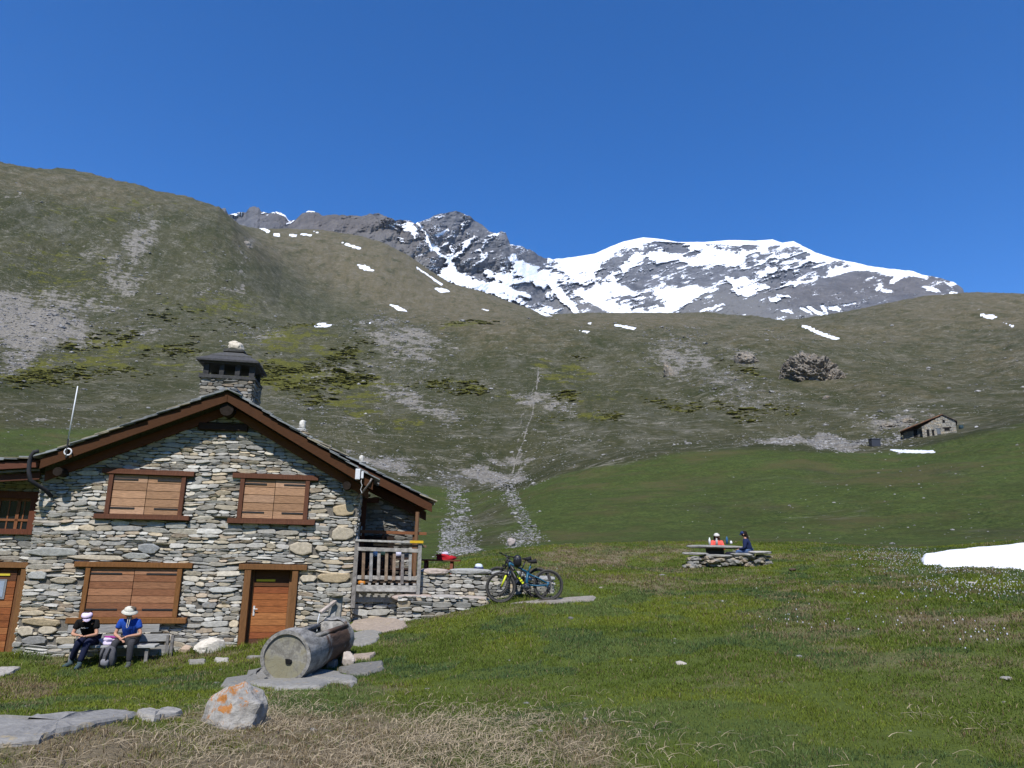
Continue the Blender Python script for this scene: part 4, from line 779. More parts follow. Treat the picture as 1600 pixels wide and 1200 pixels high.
# ------------------------------------------------------------------ bicycles
def bicycle(label, loc, rz, lean, frame, letters, fork, group=None):
    t = thing('mountain_bike', label, 'bicycle', loc, rz, group); t.rotation_euler = (lean, 0, rz)
    F, Rr = (-.6, .375), (.57, .375); BK = (.02, .02, .022)
    def V(x, z, y=0): return (x, y, z)
    for c in (F, Rr):
        w = MB(); w.tube([(c[0]+.345*cos(2*pi*k/40), 0, c[1]+.345*sin(2*pi*k/40)) for k in range(40)], .03, 8, (.055, .053, .05), closed=True); tw_ = w.build('wheel', M_RUB, t, smooth=True)
        w = MB(); w.tube([(c[0]+.305*cos(2*pi*k/36), 0, c[1]+.305*sin(2*pi*k/36)) for k in range(36)], .013, 6, BK, closed=True); w.build('rim', M_METAL, tw_, smooth=True)
        w = MB(); w.tube([(c[0], -.05, c[1]), (c[0], .05, c[1])], .03, 10, BK)
        for k in range(24): a = 2*pi*k/24; w.tube([(c[0]+.02*cos(a+.7), .02*(-1)**k, c[1]+.02*sin(a+.7)), (c[0]+.30*cos(a), 0, c[1]+.30*sin(a))], .0022, 4, (.2, .2, .2))
        w.build('spokes', M_METAL, tw_)
        w = MB(); w.tube([(c[0]+.085*cos(2*pi*k/20), -.035, c[1]+.085*sin(2*pi*k/20)) for k in range(20)], .007, 5, (.25, .25, .26), closed=True); w.build('brake_disc', M_METAL, tw_)
    m = MB(); m.tube([V(-.335, .96), V(-.37, .84)], .033, 10, frame); m.tube([V(-.34, .93), V(-.1, .80), V(.10, .70)], [.026, .022, .02], 10, frame)
    m.tube([V(.09, .70), V(.05, .52), V(.05, .38)], [.028, .035, .045], 10, frame); m.tube([V(.10, .70), V(.16, .85)], .019, 8, frame)
    m.tube([V(.10, .66, -.04), V(.34, .55, -.055), V(.55, .42, -.06)], .017, 8, frame); m.tube([V(.05, .40, -.04), V(.3, .37, -.055), V(.57, .375, -.06)], .019, 8, frame)
    m.tube([V(.10, .66, .04), V(.34, .55, .055), V(.55, .42, .06)], .017, 8, frame); m.tube([V(.05, .40, .04), V(.3, .37, .055), V(.57, .375, .06)], .019, 8, frame); m.tube([V(.55, .30, -.06), V(.57, .45, -.06)], .03, 8, frame)
    fr_ = m.build('frame', M_PAINT, t, smooth=True)
    m = MB(); m.tube([V(-.35, .90), V(-.24, .74), V(-.08, .50), V(.0, .40)], [.034, .042, .042, .045], 10, BK); m.build('down_tube', M_PAINT, t, smooth=True)
    if letters:
        for k in range(6):      # unreadable yellow lettering
            a = k/6; x, z = -.245+.215*a, .752-.33*a; m = MB(); w_ = [.028, .016, .03, .022, .03, .026][k]
            m.bar((x, -.043, z), (x+.024, -.043, z-.037), w_*2.0, .006, letters, up=(0, 1, 0)); m.build('lettering', M_PAINT, fr_)
    m = MB(); m.rock((.03, 0, .37), (.11, .06, .075), 2, .1, 4, (.05, .06, .08)); m.build('motor', M_PAINT, t, smooth=True)
    for s_ in (-1, 1):
        m = MB(); m.tube([V(-.40, .76, s_*.065), V(-.47, .62, s_*.065)], .017, 8, BK); m.tube([V(-.455, .65, s_*.065), V(-.58, .39, s_*.065)], .025, 8, fork); m.build('fork_leg', M_PAINT, t, smooth=True)
    m = MB(); m.bar(V(-.40, .77, -.09), V(-.40, .77, .09), .06, .05, BK); m.tube([V(-.40, .77), V(-.33, .98)], .02, 8, BK); m.build('fork_crown', M_PAINT, t)
    m = MB(); m.tube([V(-.33, .98), V(-.40, 1.02)], .02, 8, BK); m.tube([V(-.36, 1.04, -.38), V(-.40, 1.03, -.1), V(-.40, 1.03, .1), V(-.36, 1.04, .38)], .015, 8, BK); h_ = m.build('handlebar', M_METAL, t, smooth=True)
    for s_ in (-1, 1): m = MB(); m.tube([V(-.37, 1.04, s_*.27), V(-.36, 1.04, s_*.4)], .02, 8, BK); m.build('grip', M_RUB, h_, smooth=True)
    m = MB(); m.tube([V(.15, .84), V(.19, .93)], .014, 8, BK); m.build('seatpost', M_METAL, t)
    m = MB(); m.tube([V(.08, .955), V(.14, .958), V(.22, .95), V(.32, .965)], [.012, .028, .045, .06], 8, BK); sd_ = m.build('saddle', M_RUB, t, smooth=True)
    m = MB(); m.tube([(.05+.085*cos(2*pi*k/20), -.075, .35+.085*sin(2*pi*k/20)) for k in range(20)], .008, 5, (.03, .03, .03), closed=True); cr_ = m.build('chainring', M_METAL, t)
    m = MB(); m.tube([V(.05, .35, .1), V(.05, .35, -.1), V(.02, .20, -.10), V(.02, .195, -.19)], .013, 6, BK); m.build('crank', M_METAL, t)
    m = MB(); m.tube([V(.57, .375, -.08), V(.55, .28, -.085), V(.60, .18, -.085)], .016, 6, BK); m.tube([(.57+.05*cos(2*pi*k/16), -.06, .375+.05*sin(2*pi*k/16)) for k in range(16)], .015, 6, (.1, .1, .1), closed=True); m.tube([V(.05, .265, -.07), V(.56, .2, -.08)], .005, 4, BK); m.build('derailleur', M_METAL, t)
    return t
bl = hit(822, 938.5); a0 = hit(784, 941.5); a1 = hit(858, 939)
bx, by = (a0+a1)[:2]/2
bz = lambda x, y: gz(x, y)
B1 = bicycle('blue mountain bike with yellow fork and yellow lettering leaning at the stone wall', (bx+.01, by, (gz(a0[0], by)+gz(a1[0], by))/2-.01), radians(1), radians(-5), (.01, .09, .17), (.60, .65, .02), (.60, .66, .03), 'mountain bikes parked at the stone wall')
B1.rotation_euler[1] = -math.asin((gz(a1[0], by)-gz(a0[0], by))/1.17)
bicycle('black mountain bike parked behind the blue one, mostly hidden', (bx-.22, by+.42, gz(bx-.2, by+.42)), radians(-28), radians(-8), (.02, .02, .022), None, (.02, .02, .022), 'mountain bikes parked at the stone wall')
hp = at(808.5, 875.5, float(np.hypot(bx, by))-.12)
t = thing('helmet', 'black bicycle helmet hung on the handlebar of the blue bike', 'helmet', hp, 0)
m = MB(); m.rock((0, 0, -.02), (.105, .10, .15), 3, .05, 12, (.012, .012, .016)); m.build('shell', M_PAINT, t, smooth=True)
for k in range(4): m = MB(); m.bar((-.06+k*.04, -.10+.012*abs(k-1.5), .05), (-.06+k*.04, -.085+.012*abs(k-1.5), -.09), .012, .01, (.16, .18, .24)); m.build('vent_rib', M_PAINT, t)
# ------------------------------------------------------------------ people
def skin(name, J, E, mat, parent, col, sub=2, extra=None):
    ks = list(J); me = bpy.data.meshes.new(name); me.from_pydata([J[k][0] for k in ks], [(ks.index(a), ks.index(b)) for a, b in E], [])
    me.materials.append(mat); o = bpy.data.objects.new(name, me); COL.objects.link(o); o.parent = parent
    md = o.modifiers.new('skin', 'SKIN'); md.use_smooth_shade = True; md.branch_smoothing = .3
    if not me.skin_vertices: bpy.context.view_layer.objects.active = o
    sv = me.skin_vertices[0].data
    for i, k in enumerate(ks):
        r = J[k][1]; sv[i].radius = (r, r) if not hasattr(r, '__len__') else r; sv[i].use_root = (i == 0)
    s2 = o.modifiers.new('sub', 'SUBSURF'); s2.levels = s2.render_levels = sub
    return o
def flat(name, col, base=M_CLOTH):
    m = base.copy(); m.name = name
    for n in m.node_tree.nodes:
        if n.type == 'ATTRIBUTE': lk = [l for l in m.node_tree.links if l.from_node == n][0]; sock = lk.to_socket; m.node_tree.links.remove(lk); sock.default_value = col if len(sock.default_value) == 3 else (*col, 1)
    return m
SK = flat('skin_tone', (.50, .27, .18), M_SKIN)
def person(label, loc, rz, P, cl, group=None):
    """P : dict of joints (local, +y = facing) ; cl : dict of clothing colours"""
    t = thing('person', label, 'person', loc, rz, group)
    hd = Vector(P['head']); nk = Vector(P['neck']); up = (hd-nk).normalized(); f = Vector(P.get('face', (0, 1, 0))).normalized()
    J = {'pel': (P['pel'], .12), 'spi': (P['spi'], .11), 'che': (P['che'], .10), 'neck': (P['neck'], .052), 'jaw': (tuple(hd-up*.06+f*.02), .062), 'head': (tuple(hd+up*.02), .092), 'top': (tuple(hd+up*.085-f*.01), .062), 'nose': (tuple(hd+f*.102-up*.015), .013)}
    E = [('pel', 'spi'), ('spi', 'che'), ('che', 'neck'), ('neck', 'jaw'), ('jaw', 'head'), ('head', 'top'), ('head', 'nose')]
    for s_ in 'LR':
        J['sh'+s_] = (P['sh'+s_], .038); J['el'+s_] = (P['el'+s_], .042); J['wr'+s_] = (P['wr'+s_], .027); J['hi'+s_] = (P['hi'+s_], .09); J['kn'+s_] = (P['kn'+s_], .058); J['an'+s_] = (P['an'+s_], .038)
        a = Vector(P['wr'+s_]); h = Vector(P['ha'+s_]); d = (h-a).normalized(); side = d.cross(Vector((0, 0, 1))).normalized()*(1 if s_ == 'R' else -1)
        J['pa'+s_] = (tuple(a+d*.05), (.034, .018)); E += [('che', 'sh'+s_), ('sh'+s_, 'el'+s_), ('el'+s_, 'wr'+s_), ('wr'+s_, 'pa'+s_), ('pel', 'hi'+s_), ('hi'+s_, 'kn'+s_), ('kn'+s_, 'an'+s_)]
        for q in range(4):
            b = a+d*.09+side*(.027-.018*q); ln = [.068, .078, .072, .058][q]; m1 = b+d*ln*.5-Vector((0, 0, .008)); m2 = b+d*ln*.85-Vector((0, 0, .028))
            J['f%s%d' % (s_, q)] = (tuple(b), .0095); J['g%s%d' % (s_, q)] = (tuple(m1), .0088); J['h%s%d' % (s_, q)] = (tuple(m2), .0078); E += [('pa'+s_, 'f%s%d' % (s_, q)), ('f%s%d' % (s_, q), 'g%s%d' % (s_, q)), ('g%s%d' % (s_, q), 'h%s%d' % (s_, q))]
        b = a+d*.035+side*.035; J['t'+s_] = (tuple(b), .011); J['u'+s_] = (tuple(b+d*.04+side*.012), .009); E += [('pa'+s_, 't'+s_), ('t'+s_, 'u'+s_)]
    body = skin('person_body', J, E, SK, t, None)
    # face
    side = f.cross(up).normalized()
    m = MB()
    for s_ in (-1, 1):
        m.rock(tuple(hd+f*.088+side*s_*.032+up*.02), (.011, .011, .008), 1, .0, 1, (.03, .02, .015)); m.rock(tuple(hd+side*s_*.095-f*.005), (.012, .02, .03), 1, 0, 1, (.5, .27, .18))
    m.rock(tuple(hd+f*.088-up*.05), (.022, .012, .006), 1, 0, 1, (.35, .1, .09)); m.build('face', M_SKIN, body)
    # shirt with sleeves
    sl = cl.get('sleeve', .45); Js = {'spi': (P['spi'], cl.get('rt', .145)), 'wa': (tuple(Vector(P['pel'])+Vector((0, 0, .05))), cl.get('rt', .145)+.01), 'che': (P['che'], .165), 'nk': (tuple(Vector(P['che'])*.15+nk*.85), .085)}
    Es = [('spi', 'wa'), ('spi', 'che'), ('che', 'nk')]
    for s_ in 'LR':
        a, b = Vector(P['sh'+s_]), Vector(P['el'+s_]); c = Vector(P['wr'+s_]); Js['sh'+s_] = (tuple(a), .105)
        Es.append(('che', 'sh'+s_))
        if sl <= 1: Js['e'+s_] = (tuple(a.lerp(b, sl)), .074); Js['e2'+s_] = (tuple(a.lerp(b, sl+.1)), .068); Es += [('sh'+s_, 'e'+s_), ('e'+s_, 'e2'+s_)]
        else: Js['e'+s_] = (tuple(b), .058); Js['c'+s_] = (tuple(b.lerp(c, .95)), .042); Es += [('sh'+s_, 'e'+s_), ('e'+s_, 'c'+s_)]
    skin('shirt', Js, Es, cl['shirt'], t, None)
    Jt = {'pel': (P['pel'], .15)}; Et = []
    for s_ in 'LR':
        Jt['hi'+s_] = (P['hi'+s_], .11); Jt['kn'+s_] = (P['kn'+s_], .078); Jt['an'+s_] = (P['an'+s_], .062); Et += [('pel', 'hi'+s_), ('hi'+s_, 'kn'+s_), ('kn'+s_, 'an'+s_)]
    skin('trousers', Jt, Et, cl['trousers'], t, None)
    for s_ in 'LR':
        a = Vector(P['an'+s_]); to = Vector(P['to'+s_]); d = to-a; d.z = 0; d.normalize()
        z = min(a.z, to.z); m = MB(); m.tube([(a.x-d.x*.06, a.y-d.y*.06, to.z+.005), (a.x, a.y, to.z+.02), (a.x+d.x*.1, a.y+d.y*.1, to.z+.005), (a.x+d.x*.19, a.y+d.y*.19, to.z-.01)], [.035, .052, .045, .03], 8, cl['shoe']); m.tube([(a.x, a.y, to.z), (a.x, a.y, to.z+.1)], [.05, .045], 8, cl['shoe']); m.build('shoe', M_CLOTH, t, smooth=True)
    # hair
    if cl.get('hair'):
        m = MB(); m.rock(tuple(hd+up*.03-f*.025), (.100, .098, .10), 3, .12, 3, cl['hair'])
        if cl.get('long'):
            for k, (a, b) in enumerate(cl['long']): m.tube([hd+Vector(a), hd+Vector(a).lerp(Vector(b), .5)+Vector((0, -.01, 0)), hd+Vector(b)], [.05, .045, .02], 8, cl['hair'])
        m.build('hair', M_CLOTH, t, smooth=True)
    # headwear
    if cl.get('cap'):
        R_ = Matrix((( side[0], f[0], up[0], 0), (side[1], f[1], up[1], 0), (side[2], f[2], up[2], 0), (0, 0, 0, 1))); R_ = Matrix.Translation(hd+up*.035)@R_
        m = MB(); m.lathe([(.108, 0), (.108, .03), (.095, .065), (.06, .09), (.01, .098)], 18, cl['cap'], R_)
        if cl.get('brim') == 'peak':
            n = 9; vs = [];
            for k in range(n): a = pi*(.18+.64*k/(n-1)); vs.append((.1*cos(a), .1*sin(a), .012)); vs.append((.1*cos(a)*1.02, .1*sin(a)+.075*sin(pi*k/(n-1))**.5, -.02))
            b = [(x, y, z+.006) for x, y, z in vs]; vv = [R_@Vector(v) for v in vs+b]; m.add(vv, [(2*k, 2*k+1, 2*k+3, 2*k+2) for k in range(n-1)]+[(2*k+2*n, 2*k+2+2*n, 2*k+3+2*n, 2*k+1+2*n) for k in range(n-1)]+[(2*k+1, 2*k+1+2*n, 2*k+3+2*n, 2*k+3) for k in range(n-1)], cl['cap'])
        elif cl.get('brim') == 'round': m.lathe([(.10, .012), (.165, -.03), (.168, -.022), (.10, .025)], 18, cl['cap'], R_)
        hat = m.build('hat', M_CLOTH, t, smooth=True)
        if cl.get('band'): m = MB(); m.lathe([(.110, .006), (.111, .03)], 18, cl['band'], R_); m.build('hat_band', M_CLOTH, hat, smooth=True)
    if cl.get('glasses'):
        m = MB(); m.bar(tuple(hd+f*.094-side*.065+up*.022), tuple(hd+f*.094+side*.065+up*.022), .02, .035, (.01, .01, .012)); m.build('sunglasses', M_GLASS, t)
    return t
SY = -.55   # bench seat height (world z)
GB = -.94
# bench against the house wall
bn = thing('bench', 'weathered grey plank bench below the lower shuttered window', 'bench', (P0[0], P0[1], 0), HA)
BG_ = (.33, .325, .31)
bar('seat', (-4.25, -.66, SY), (-2.33, -.66, SY), .36, .05, (.42, .42, .40), bn, M_WOODH); bar('backrest', (-4.30, -.30, -.24), (-2.42, -.30, -.22), .04, .17, BG_, bn, M_WOODH); bar('backrest', (-4.1, -.31, -.44), (-2.2, -.31, -.42), .04, .16, (.36, .355, .34), bn, M_WOODH)
bar('front_board', (-3.5, -.38, -.70), (-2.15, -.38, -.68), .03, .22, (.30, .29, .27), bn, M_WOODH)
for u in (-4.05, -2.2, -2.1): bar('leg', (u, -.36, GB-.1), (u, -.36, -.36), .06, .08, (.20, .19, .18), bn, M_OLD)
for u in (-4.0, -2.5): bar('leg', (u, -.75, GB-.1), (u, -.75, SY-.02), .07, .07, (.24, .23, .22), bn, M_OLD)
def onb(u, off): p = HW(u, off); return (p[0], p[1], SY+.03)
navy = flat('navy_cloth', (.018, .022, .05)); black = flat('black_cloth', (.012, .012, .013)); blue = flat('blue_cloth', (.02, .07, .36)); grey = flat('grey_cloth', (.05, .05, .055)); coral = flat('coral_cloth', (.85, .13, .10)); dknavy = flat('dark_navy_cloth', (.02, .03, .08)); jean = flat('jeans_cloth', (.08, .13, .25))
# local frame of a seated figure : origin on the seat, feet at z = g
def seated(lean=.2, g=-.42, kneeh=.08):
    return {'pel': (0, 0, .10), 'spi': (0, lean*.35, .26), 'che': (0, lean*.85, .42), 'neck': (0, lean*1.15, .56), 'head': (0, lean*1.3+.03, .68),
            'shL': (-.17, lean, .48), 'shR': (.17, lean, .48), 'hiL': (-.09, .02, .08), 'hiR': (.09, .02, .08), 'knL': (-.12, .42, kneeh), 'knR': (.12, .42, kneeh), 'anL': (-.12, .42, g+.1), 'anR': (.12, .42, g+.1), 'toL': (-.12, .58, g+.03), 'toR': (.12, .58, g+.03)}
# from the front the figure's +x is at the left of the photo
P = seated(.30); P.update(face=(-.35, .75, -.55), head=(-.02, .42, .60), neck=(0, .33, .52), elL=(-.24, .36, .24), wrL=(-.10, .52, .22), haL=(-.02, .58, .22), elR=(.24, .34, .24), wrR=(.07, .54, .24), haR=(-.01, .60, .25),
     knL=(-.10, .42, .08), knR=(.06, .44, .10), anL=(-.02, .46, -.31), toL=(-.02, .62, -.39), anR=(.22, .24, -.28), toR=(.28, .36, -.38))
person('person in black t-shirt, dark trousers and white lilac cap, bent forward on the bench', onb(-3.72, -.62), HA+pi, P, dict(shirt=black, trousers=navy, shoe=(.06, .09, .10), cap=(.80, .66, .86), brim='peak', band=(.10, .04, .12), hair=(.04, .025, .02)))
P = seated(.16); P.update(face=(.75, .6, -.1), elL=(-.27, .20, .22), wrL=(-.06, .36, .20), haL=(.02, .40, .17), elR=(.25, .2, .22), wrR=(.10, .38, .18), haR=(.0, .42, .12), knL=(-.15, .40, .07), anL=(-.16, .40, -.33), toL=(-.17, .56, -.40), knR=(.17, .42, .08), anR=(.20, .38, -.32), toR=(.26, .54, -.39))
person('person in blue polo shirt, grey trousers and pale sun hat, sitting on the bench', onb(-2.92, -.62), HA+pi, P, dict(shirt=blue, trousers=grey, shoe=(.09, .10, .09), cap=(.60, .58, .50), brim='round', band=(.45, .45, .4), hair=(.12, .10, .08)))
tp = [o for o in COL.objects if o.get('label', '').startswith('person in blue polo')][0]
m = MB(); m.tube([(-.05, .31, .60), (-.045, .34, .50), (-.04, .355, .40), (-.02, .355, .37), (.0, .355, .40), (-.01, .34, .50), (.0, .31, .60)], .007, 6, (.62, .60, .5)); m.build('hat_cord', M_CLOTH, tp, smooth=True)
tp = [o for o in COL.objects if o.get('label', '').startswith('person in black t-shirt')][0]
m = MB(); m.tube([(-.07+.02*k, .415, .375+.012*(-1)**k) for k in range(8)], .005, 5, (.6, .6, .6)); m.build('shirt_script', M_CLOTH, tp)
q = HW(-3.17, -1.05, GB+.2); t = thing('backpack', 'grey and black backpack on the grass between the two seated people', 'backpack', q, HA)
m = MB(); m.rock((0, 0, .0), (.16, .13, .24), 3, .25, 5, (.10, .10, .11)); m.build('bag', M_CLOTH, t, smooth=True)
for x in (-.06, .05): m = MB(); m.tube([(x, -.10, .2), (x-.03, -.17, .05), (x-.05, -.14, -.16)], .018, 6, (.02, .02, .022)); m.build('strap', M_CLOTH, t)
m = MB(); m.rock((-.02, -.13, -.08), (.09, .05, .08), 2, .2, 8, (.22, .22, .24)); m.build('pocket', M_CLOTH, t, smooth=True)
q = HW(-3.33, -.66, SY+.10); lump('bag', 'crumpled white and violet bag on the bench between the two people', 'bag', q, (.16, .12, .07), (.62, .55, .72), seed=21, amp=.7)
q = HW(-3.22, -.60, SY+.17); lump('scarf', 'purple scarf draped over the bag on the bench', 'scarf', q, (.22, .09, .025), (.30, .05, .24), seed=25, amp=.8)
# ------------------------------------------------------------------ log trough and fountain
A = at(446, 1027, 12.0); Bq = at(522, 1005, 14.5); Bq[2] = A[2]+.02; ax_ = Vector(Bq-A); L = ax_.length; rz = atan2(-ax_.x, ax_.y)
gA = gz(A[0], A[1])
tr = thing('log_trough', 'hollowed grey log water trough standing on flat stones before the door', 'trough', (A[0], A[1], A[2]), rz)
def trough():
    R0 = .39; N = 48; rows = 34; m = MB(); vs = []
    def opening(s):     # half angle of the cut at the top
        return .95*min(1, max(0, (s-.17)/.05))*min(1, max(0, (.93-s)/.05)) if .17 < s < .93 else 0
    for i in range(rows+1):
        s_ = i/rows; R1 = R0*(1-.06*s_+.03*sin(s_*7))
        for k in range(N):
            a = -pi+2*pi*k/N; r = R1*(1+.03*vnoise(k*.35, s_*3, 2)+.015*vnoise(k*1.3, s_*9, 5)); h = opening(s_); x, z = r*sin(a), r*cos(a)
            zc = R1*cos(h)*.98 if h > 0 else 9
            if h > 0 and z > zc: z = zc+.02*vnoise(s_*20, k)
            vs.append((x, s_*L, z))
    fs = []
    for i in range(rows):
        for k in range(N):
            k2 = (k+1) % N; s_ = (i+.5)/rows; a = abs(-pi+2*pi*(k+.5)/N)
            if .2 < s_ < .92 and a < .72: continue
            fs.append((i*N+k, i*N+k2, (i+1)*N+k2, (i+1)*N+k))
    m.add(vs, fs, (.36, .345, .32)); 
    # inner hollow
    vs = []; n2 = 16
    for i in range(11):
        s_ = .2+.72*i/10
        for k in range(n2+1): a = pi*.5+pi*.27+(2*pi-2*(pi*.5+pi*.27)-0)*0; a = radians(42)+radians(276)*k/n2; vs.append((R0*.86*sin(a), s_*L, R0*.86*cos(a)))
    fs = []
    for i in range(10):
        for k in range(n2): fs.append((i*(n2+1)+k, (i+1)*(n2+1)+k, (i+1)*(n2+1)+k+1, i*(n2+1)+k+1))
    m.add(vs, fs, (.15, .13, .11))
    # rim strips between outer skin and hollow
    for sg in (-1, 1): m.bar((sg*R0*.66, .19*L, R0*.63), (sg*R0*.66, .93*L, R0*.60), .09, .05, (.40, .38, .35))
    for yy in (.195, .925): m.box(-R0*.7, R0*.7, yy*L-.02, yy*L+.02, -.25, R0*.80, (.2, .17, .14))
    ra_ = [(R0*q*(1+.02*vnoise(k*.5, 3, 1))*sin(2*pi*k/48), -.004 if q < 1 else 0, R0*q*cos(2*pi*k/48)) for q in (.86, .995) for k in range(48)]; m.add(ra_, [(k, (k+1) % 48, 48+(k+1) % 48, 48+k) for k in range(48)], (.4, .4, .4)); m.add([(x, .06, z) for x, _, z in ra_[:48]]+ra_[:48], [(k, (k+1) % 48, 48+(k+1) % 48, 48+k) for k in range(48)], (.2, .2, .2))
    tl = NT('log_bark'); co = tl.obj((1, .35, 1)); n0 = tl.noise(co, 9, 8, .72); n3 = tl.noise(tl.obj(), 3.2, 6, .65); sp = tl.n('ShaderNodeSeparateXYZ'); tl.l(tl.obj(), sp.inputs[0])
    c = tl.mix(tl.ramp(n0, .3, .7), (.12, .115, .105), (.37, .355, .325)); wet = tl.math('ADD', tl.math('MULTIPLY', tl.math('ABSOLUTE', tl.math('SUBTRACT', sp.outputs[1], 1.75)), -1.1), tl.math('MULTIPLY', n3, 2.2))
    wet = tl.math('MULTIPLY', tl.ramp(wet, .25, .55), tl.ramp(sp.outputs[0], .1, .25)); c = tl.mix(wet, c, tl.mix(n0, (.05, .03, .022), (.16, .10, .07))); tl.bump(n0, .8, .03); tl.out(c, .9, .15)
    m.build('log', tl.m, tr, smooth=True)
    t_ = NT('log_end'); co = t_.obj(); sp = t_.n('ShaderNodeSeparateXYZ'); t_.l(co, sp.inputs[0]); x = t_.math('ADD', sp.outputs[0], -.05); z = t_.math('ADD', sp.outputs[2], .04)
    r = t_.math('SQRT', t_.math('ADD', t_.math('MULTIPLY', x, x), t_.math('MULTIPLY', z, z))); nn = t_.noise(co, 7, 5, .7); rg = t_.math('SINE', t_.math('MULTIPLY', t_.math('ADD', r, t_.math('MULTIPLY', nn, .05)), 130))
    ang = t_.math('ARCTAN2', z, x); cr = t_.math('SINE', t_.math('ADD', t_.math('MULTIPLY', ang, 17), t_.math('MULTIPLY', nn, 9)))
    c = t_.mix(t_.ramp(nn, .35, .65), (.17, .16, .135), (.35, .34, .30)); c = t_.mix(t_.math('MULTIPLY', t_.ramp(rg, -1, 1), .22), c, (.12, .11, .09)); wdg = t_.noise(co, 1.7, 3, .6); c = t_.mix(t_.ramp(wdg, .44, .58), c, (.24, .225, .15)); c = t_.mix(t_.math('MULTIPLY', t_.ramp(cr, .90, 1.0), .35), c, (.10, .09, .08)); c = t_.mix(t_.ramp(nn, .45, .75), c, (.22, .20, .13)); t_.bump(nn, .5, .02); t_.out(c, .95, .1)
    m = MB(); n = 40
    for y, f_ in ((-.0, -1), (L, 1)):
        rr_ = R0*.875 if y < 1 else R0*.86
        vs = [(rr_*sin(2*pi*k/n), y+.03, rr_*cos(2*pi*k/n)) for k in range(n)]+[(0, y+.03, 0)]; m = MB(); m.add(vs, [((k, (k+1) % n, n) if f_ > 0 else ((k+1) % n, k, n)) for k in range(n)], (.3, .3, .3)); m.build('end_disc', t_.m, tr)
    m = MB(); m.rock((.05, .025, -.06), (.05, .02, .04), 2, .4, 3, (.01, .01, .01)); m.build('rot_hole', M_OLD, tr)
    m = MB(); m.box(-R0*.6, R0*.6, .21*L, .91*L, R0*.34, R0*.36, (.05, .06, .06)); m.build('water', M_GLASS, tr)
trough()
for s_, x, w, c in [(.16, .22, .12, (.42, .33, .29)), (.16, -.25, .2, (.08, .07, .06)), (.72, .2, .15, (.30, .28, .26)), (.72, -.2, .16, (.2, .19, .18))]:
    wp = Vector((x*cos(rz)-s_*L*sin(rz)+A[0], x*sin(rz)+s_*L*cos(rz)+A[1])); g = gz(wp.x, wp.y)-A[2]; zt = -.33
    m = MB(); m.box(x-w/2, x+w/2, s_*L-.12, s_*L+.12, g-.1, zt+.03, c, .02); m.build('support_block', M_STONE, tr, bev=.015)
fp = at(522, 975, 15.45); gf = gz(fp[0], fp[1])
ft = thing('fountain_post', 'grey stone fountain post with a wooden spout behind the log trough', 'fountain', (fp[0], fp[1], gf), HA)
top = at(524, 926, 15.45)[2]-gf
m = MB(); m.box(-.12, .12, -.1, .12, -.1, top-.06, (.30, .29, .26), .02); m.build('post', M_STONE, ft, bev=.02)
m = MB(); m.rock((0, 0, top-.03), (.19, .18, .05), 3, .2, 3, (.28, .26, .21)); m.build('cap', M_STONE, ft)
m = MB(); m.bar((.0, -.13, top-.16), (-.26, -.45, top-.36), .08, .06, (.42, .36, .31)); m.build('spout', M_OLD, ft, bev=.01)
m = MB(); m.add([(-.30, -.2, .3), (.0, -.25, .25), (.02, -.22, top-.35), (-.2, -.2, top-.5), (-.30, -.13, .3), (.0, -.18, .25), (.02, -.15, top-.35), (-.2, -.13, top-.5)], [(0, 1, 2, 3), (7, 6, 5, 4), (1, 5, 6, 2), (0, 3, 7, 4), (3, 2, 6, 7)], (.36, .355, .34)); m.build('splash_slab', M_STONE, ft)
m = MB(); m.tube([(-.27, -.46, top-.37), (-.29, -.50, top-.5), (-.29, -.51, top-.75)], [.008, .006, .008], 6, (.8, .85, .88)); m.build('water_jet', M_GLASS, ft)
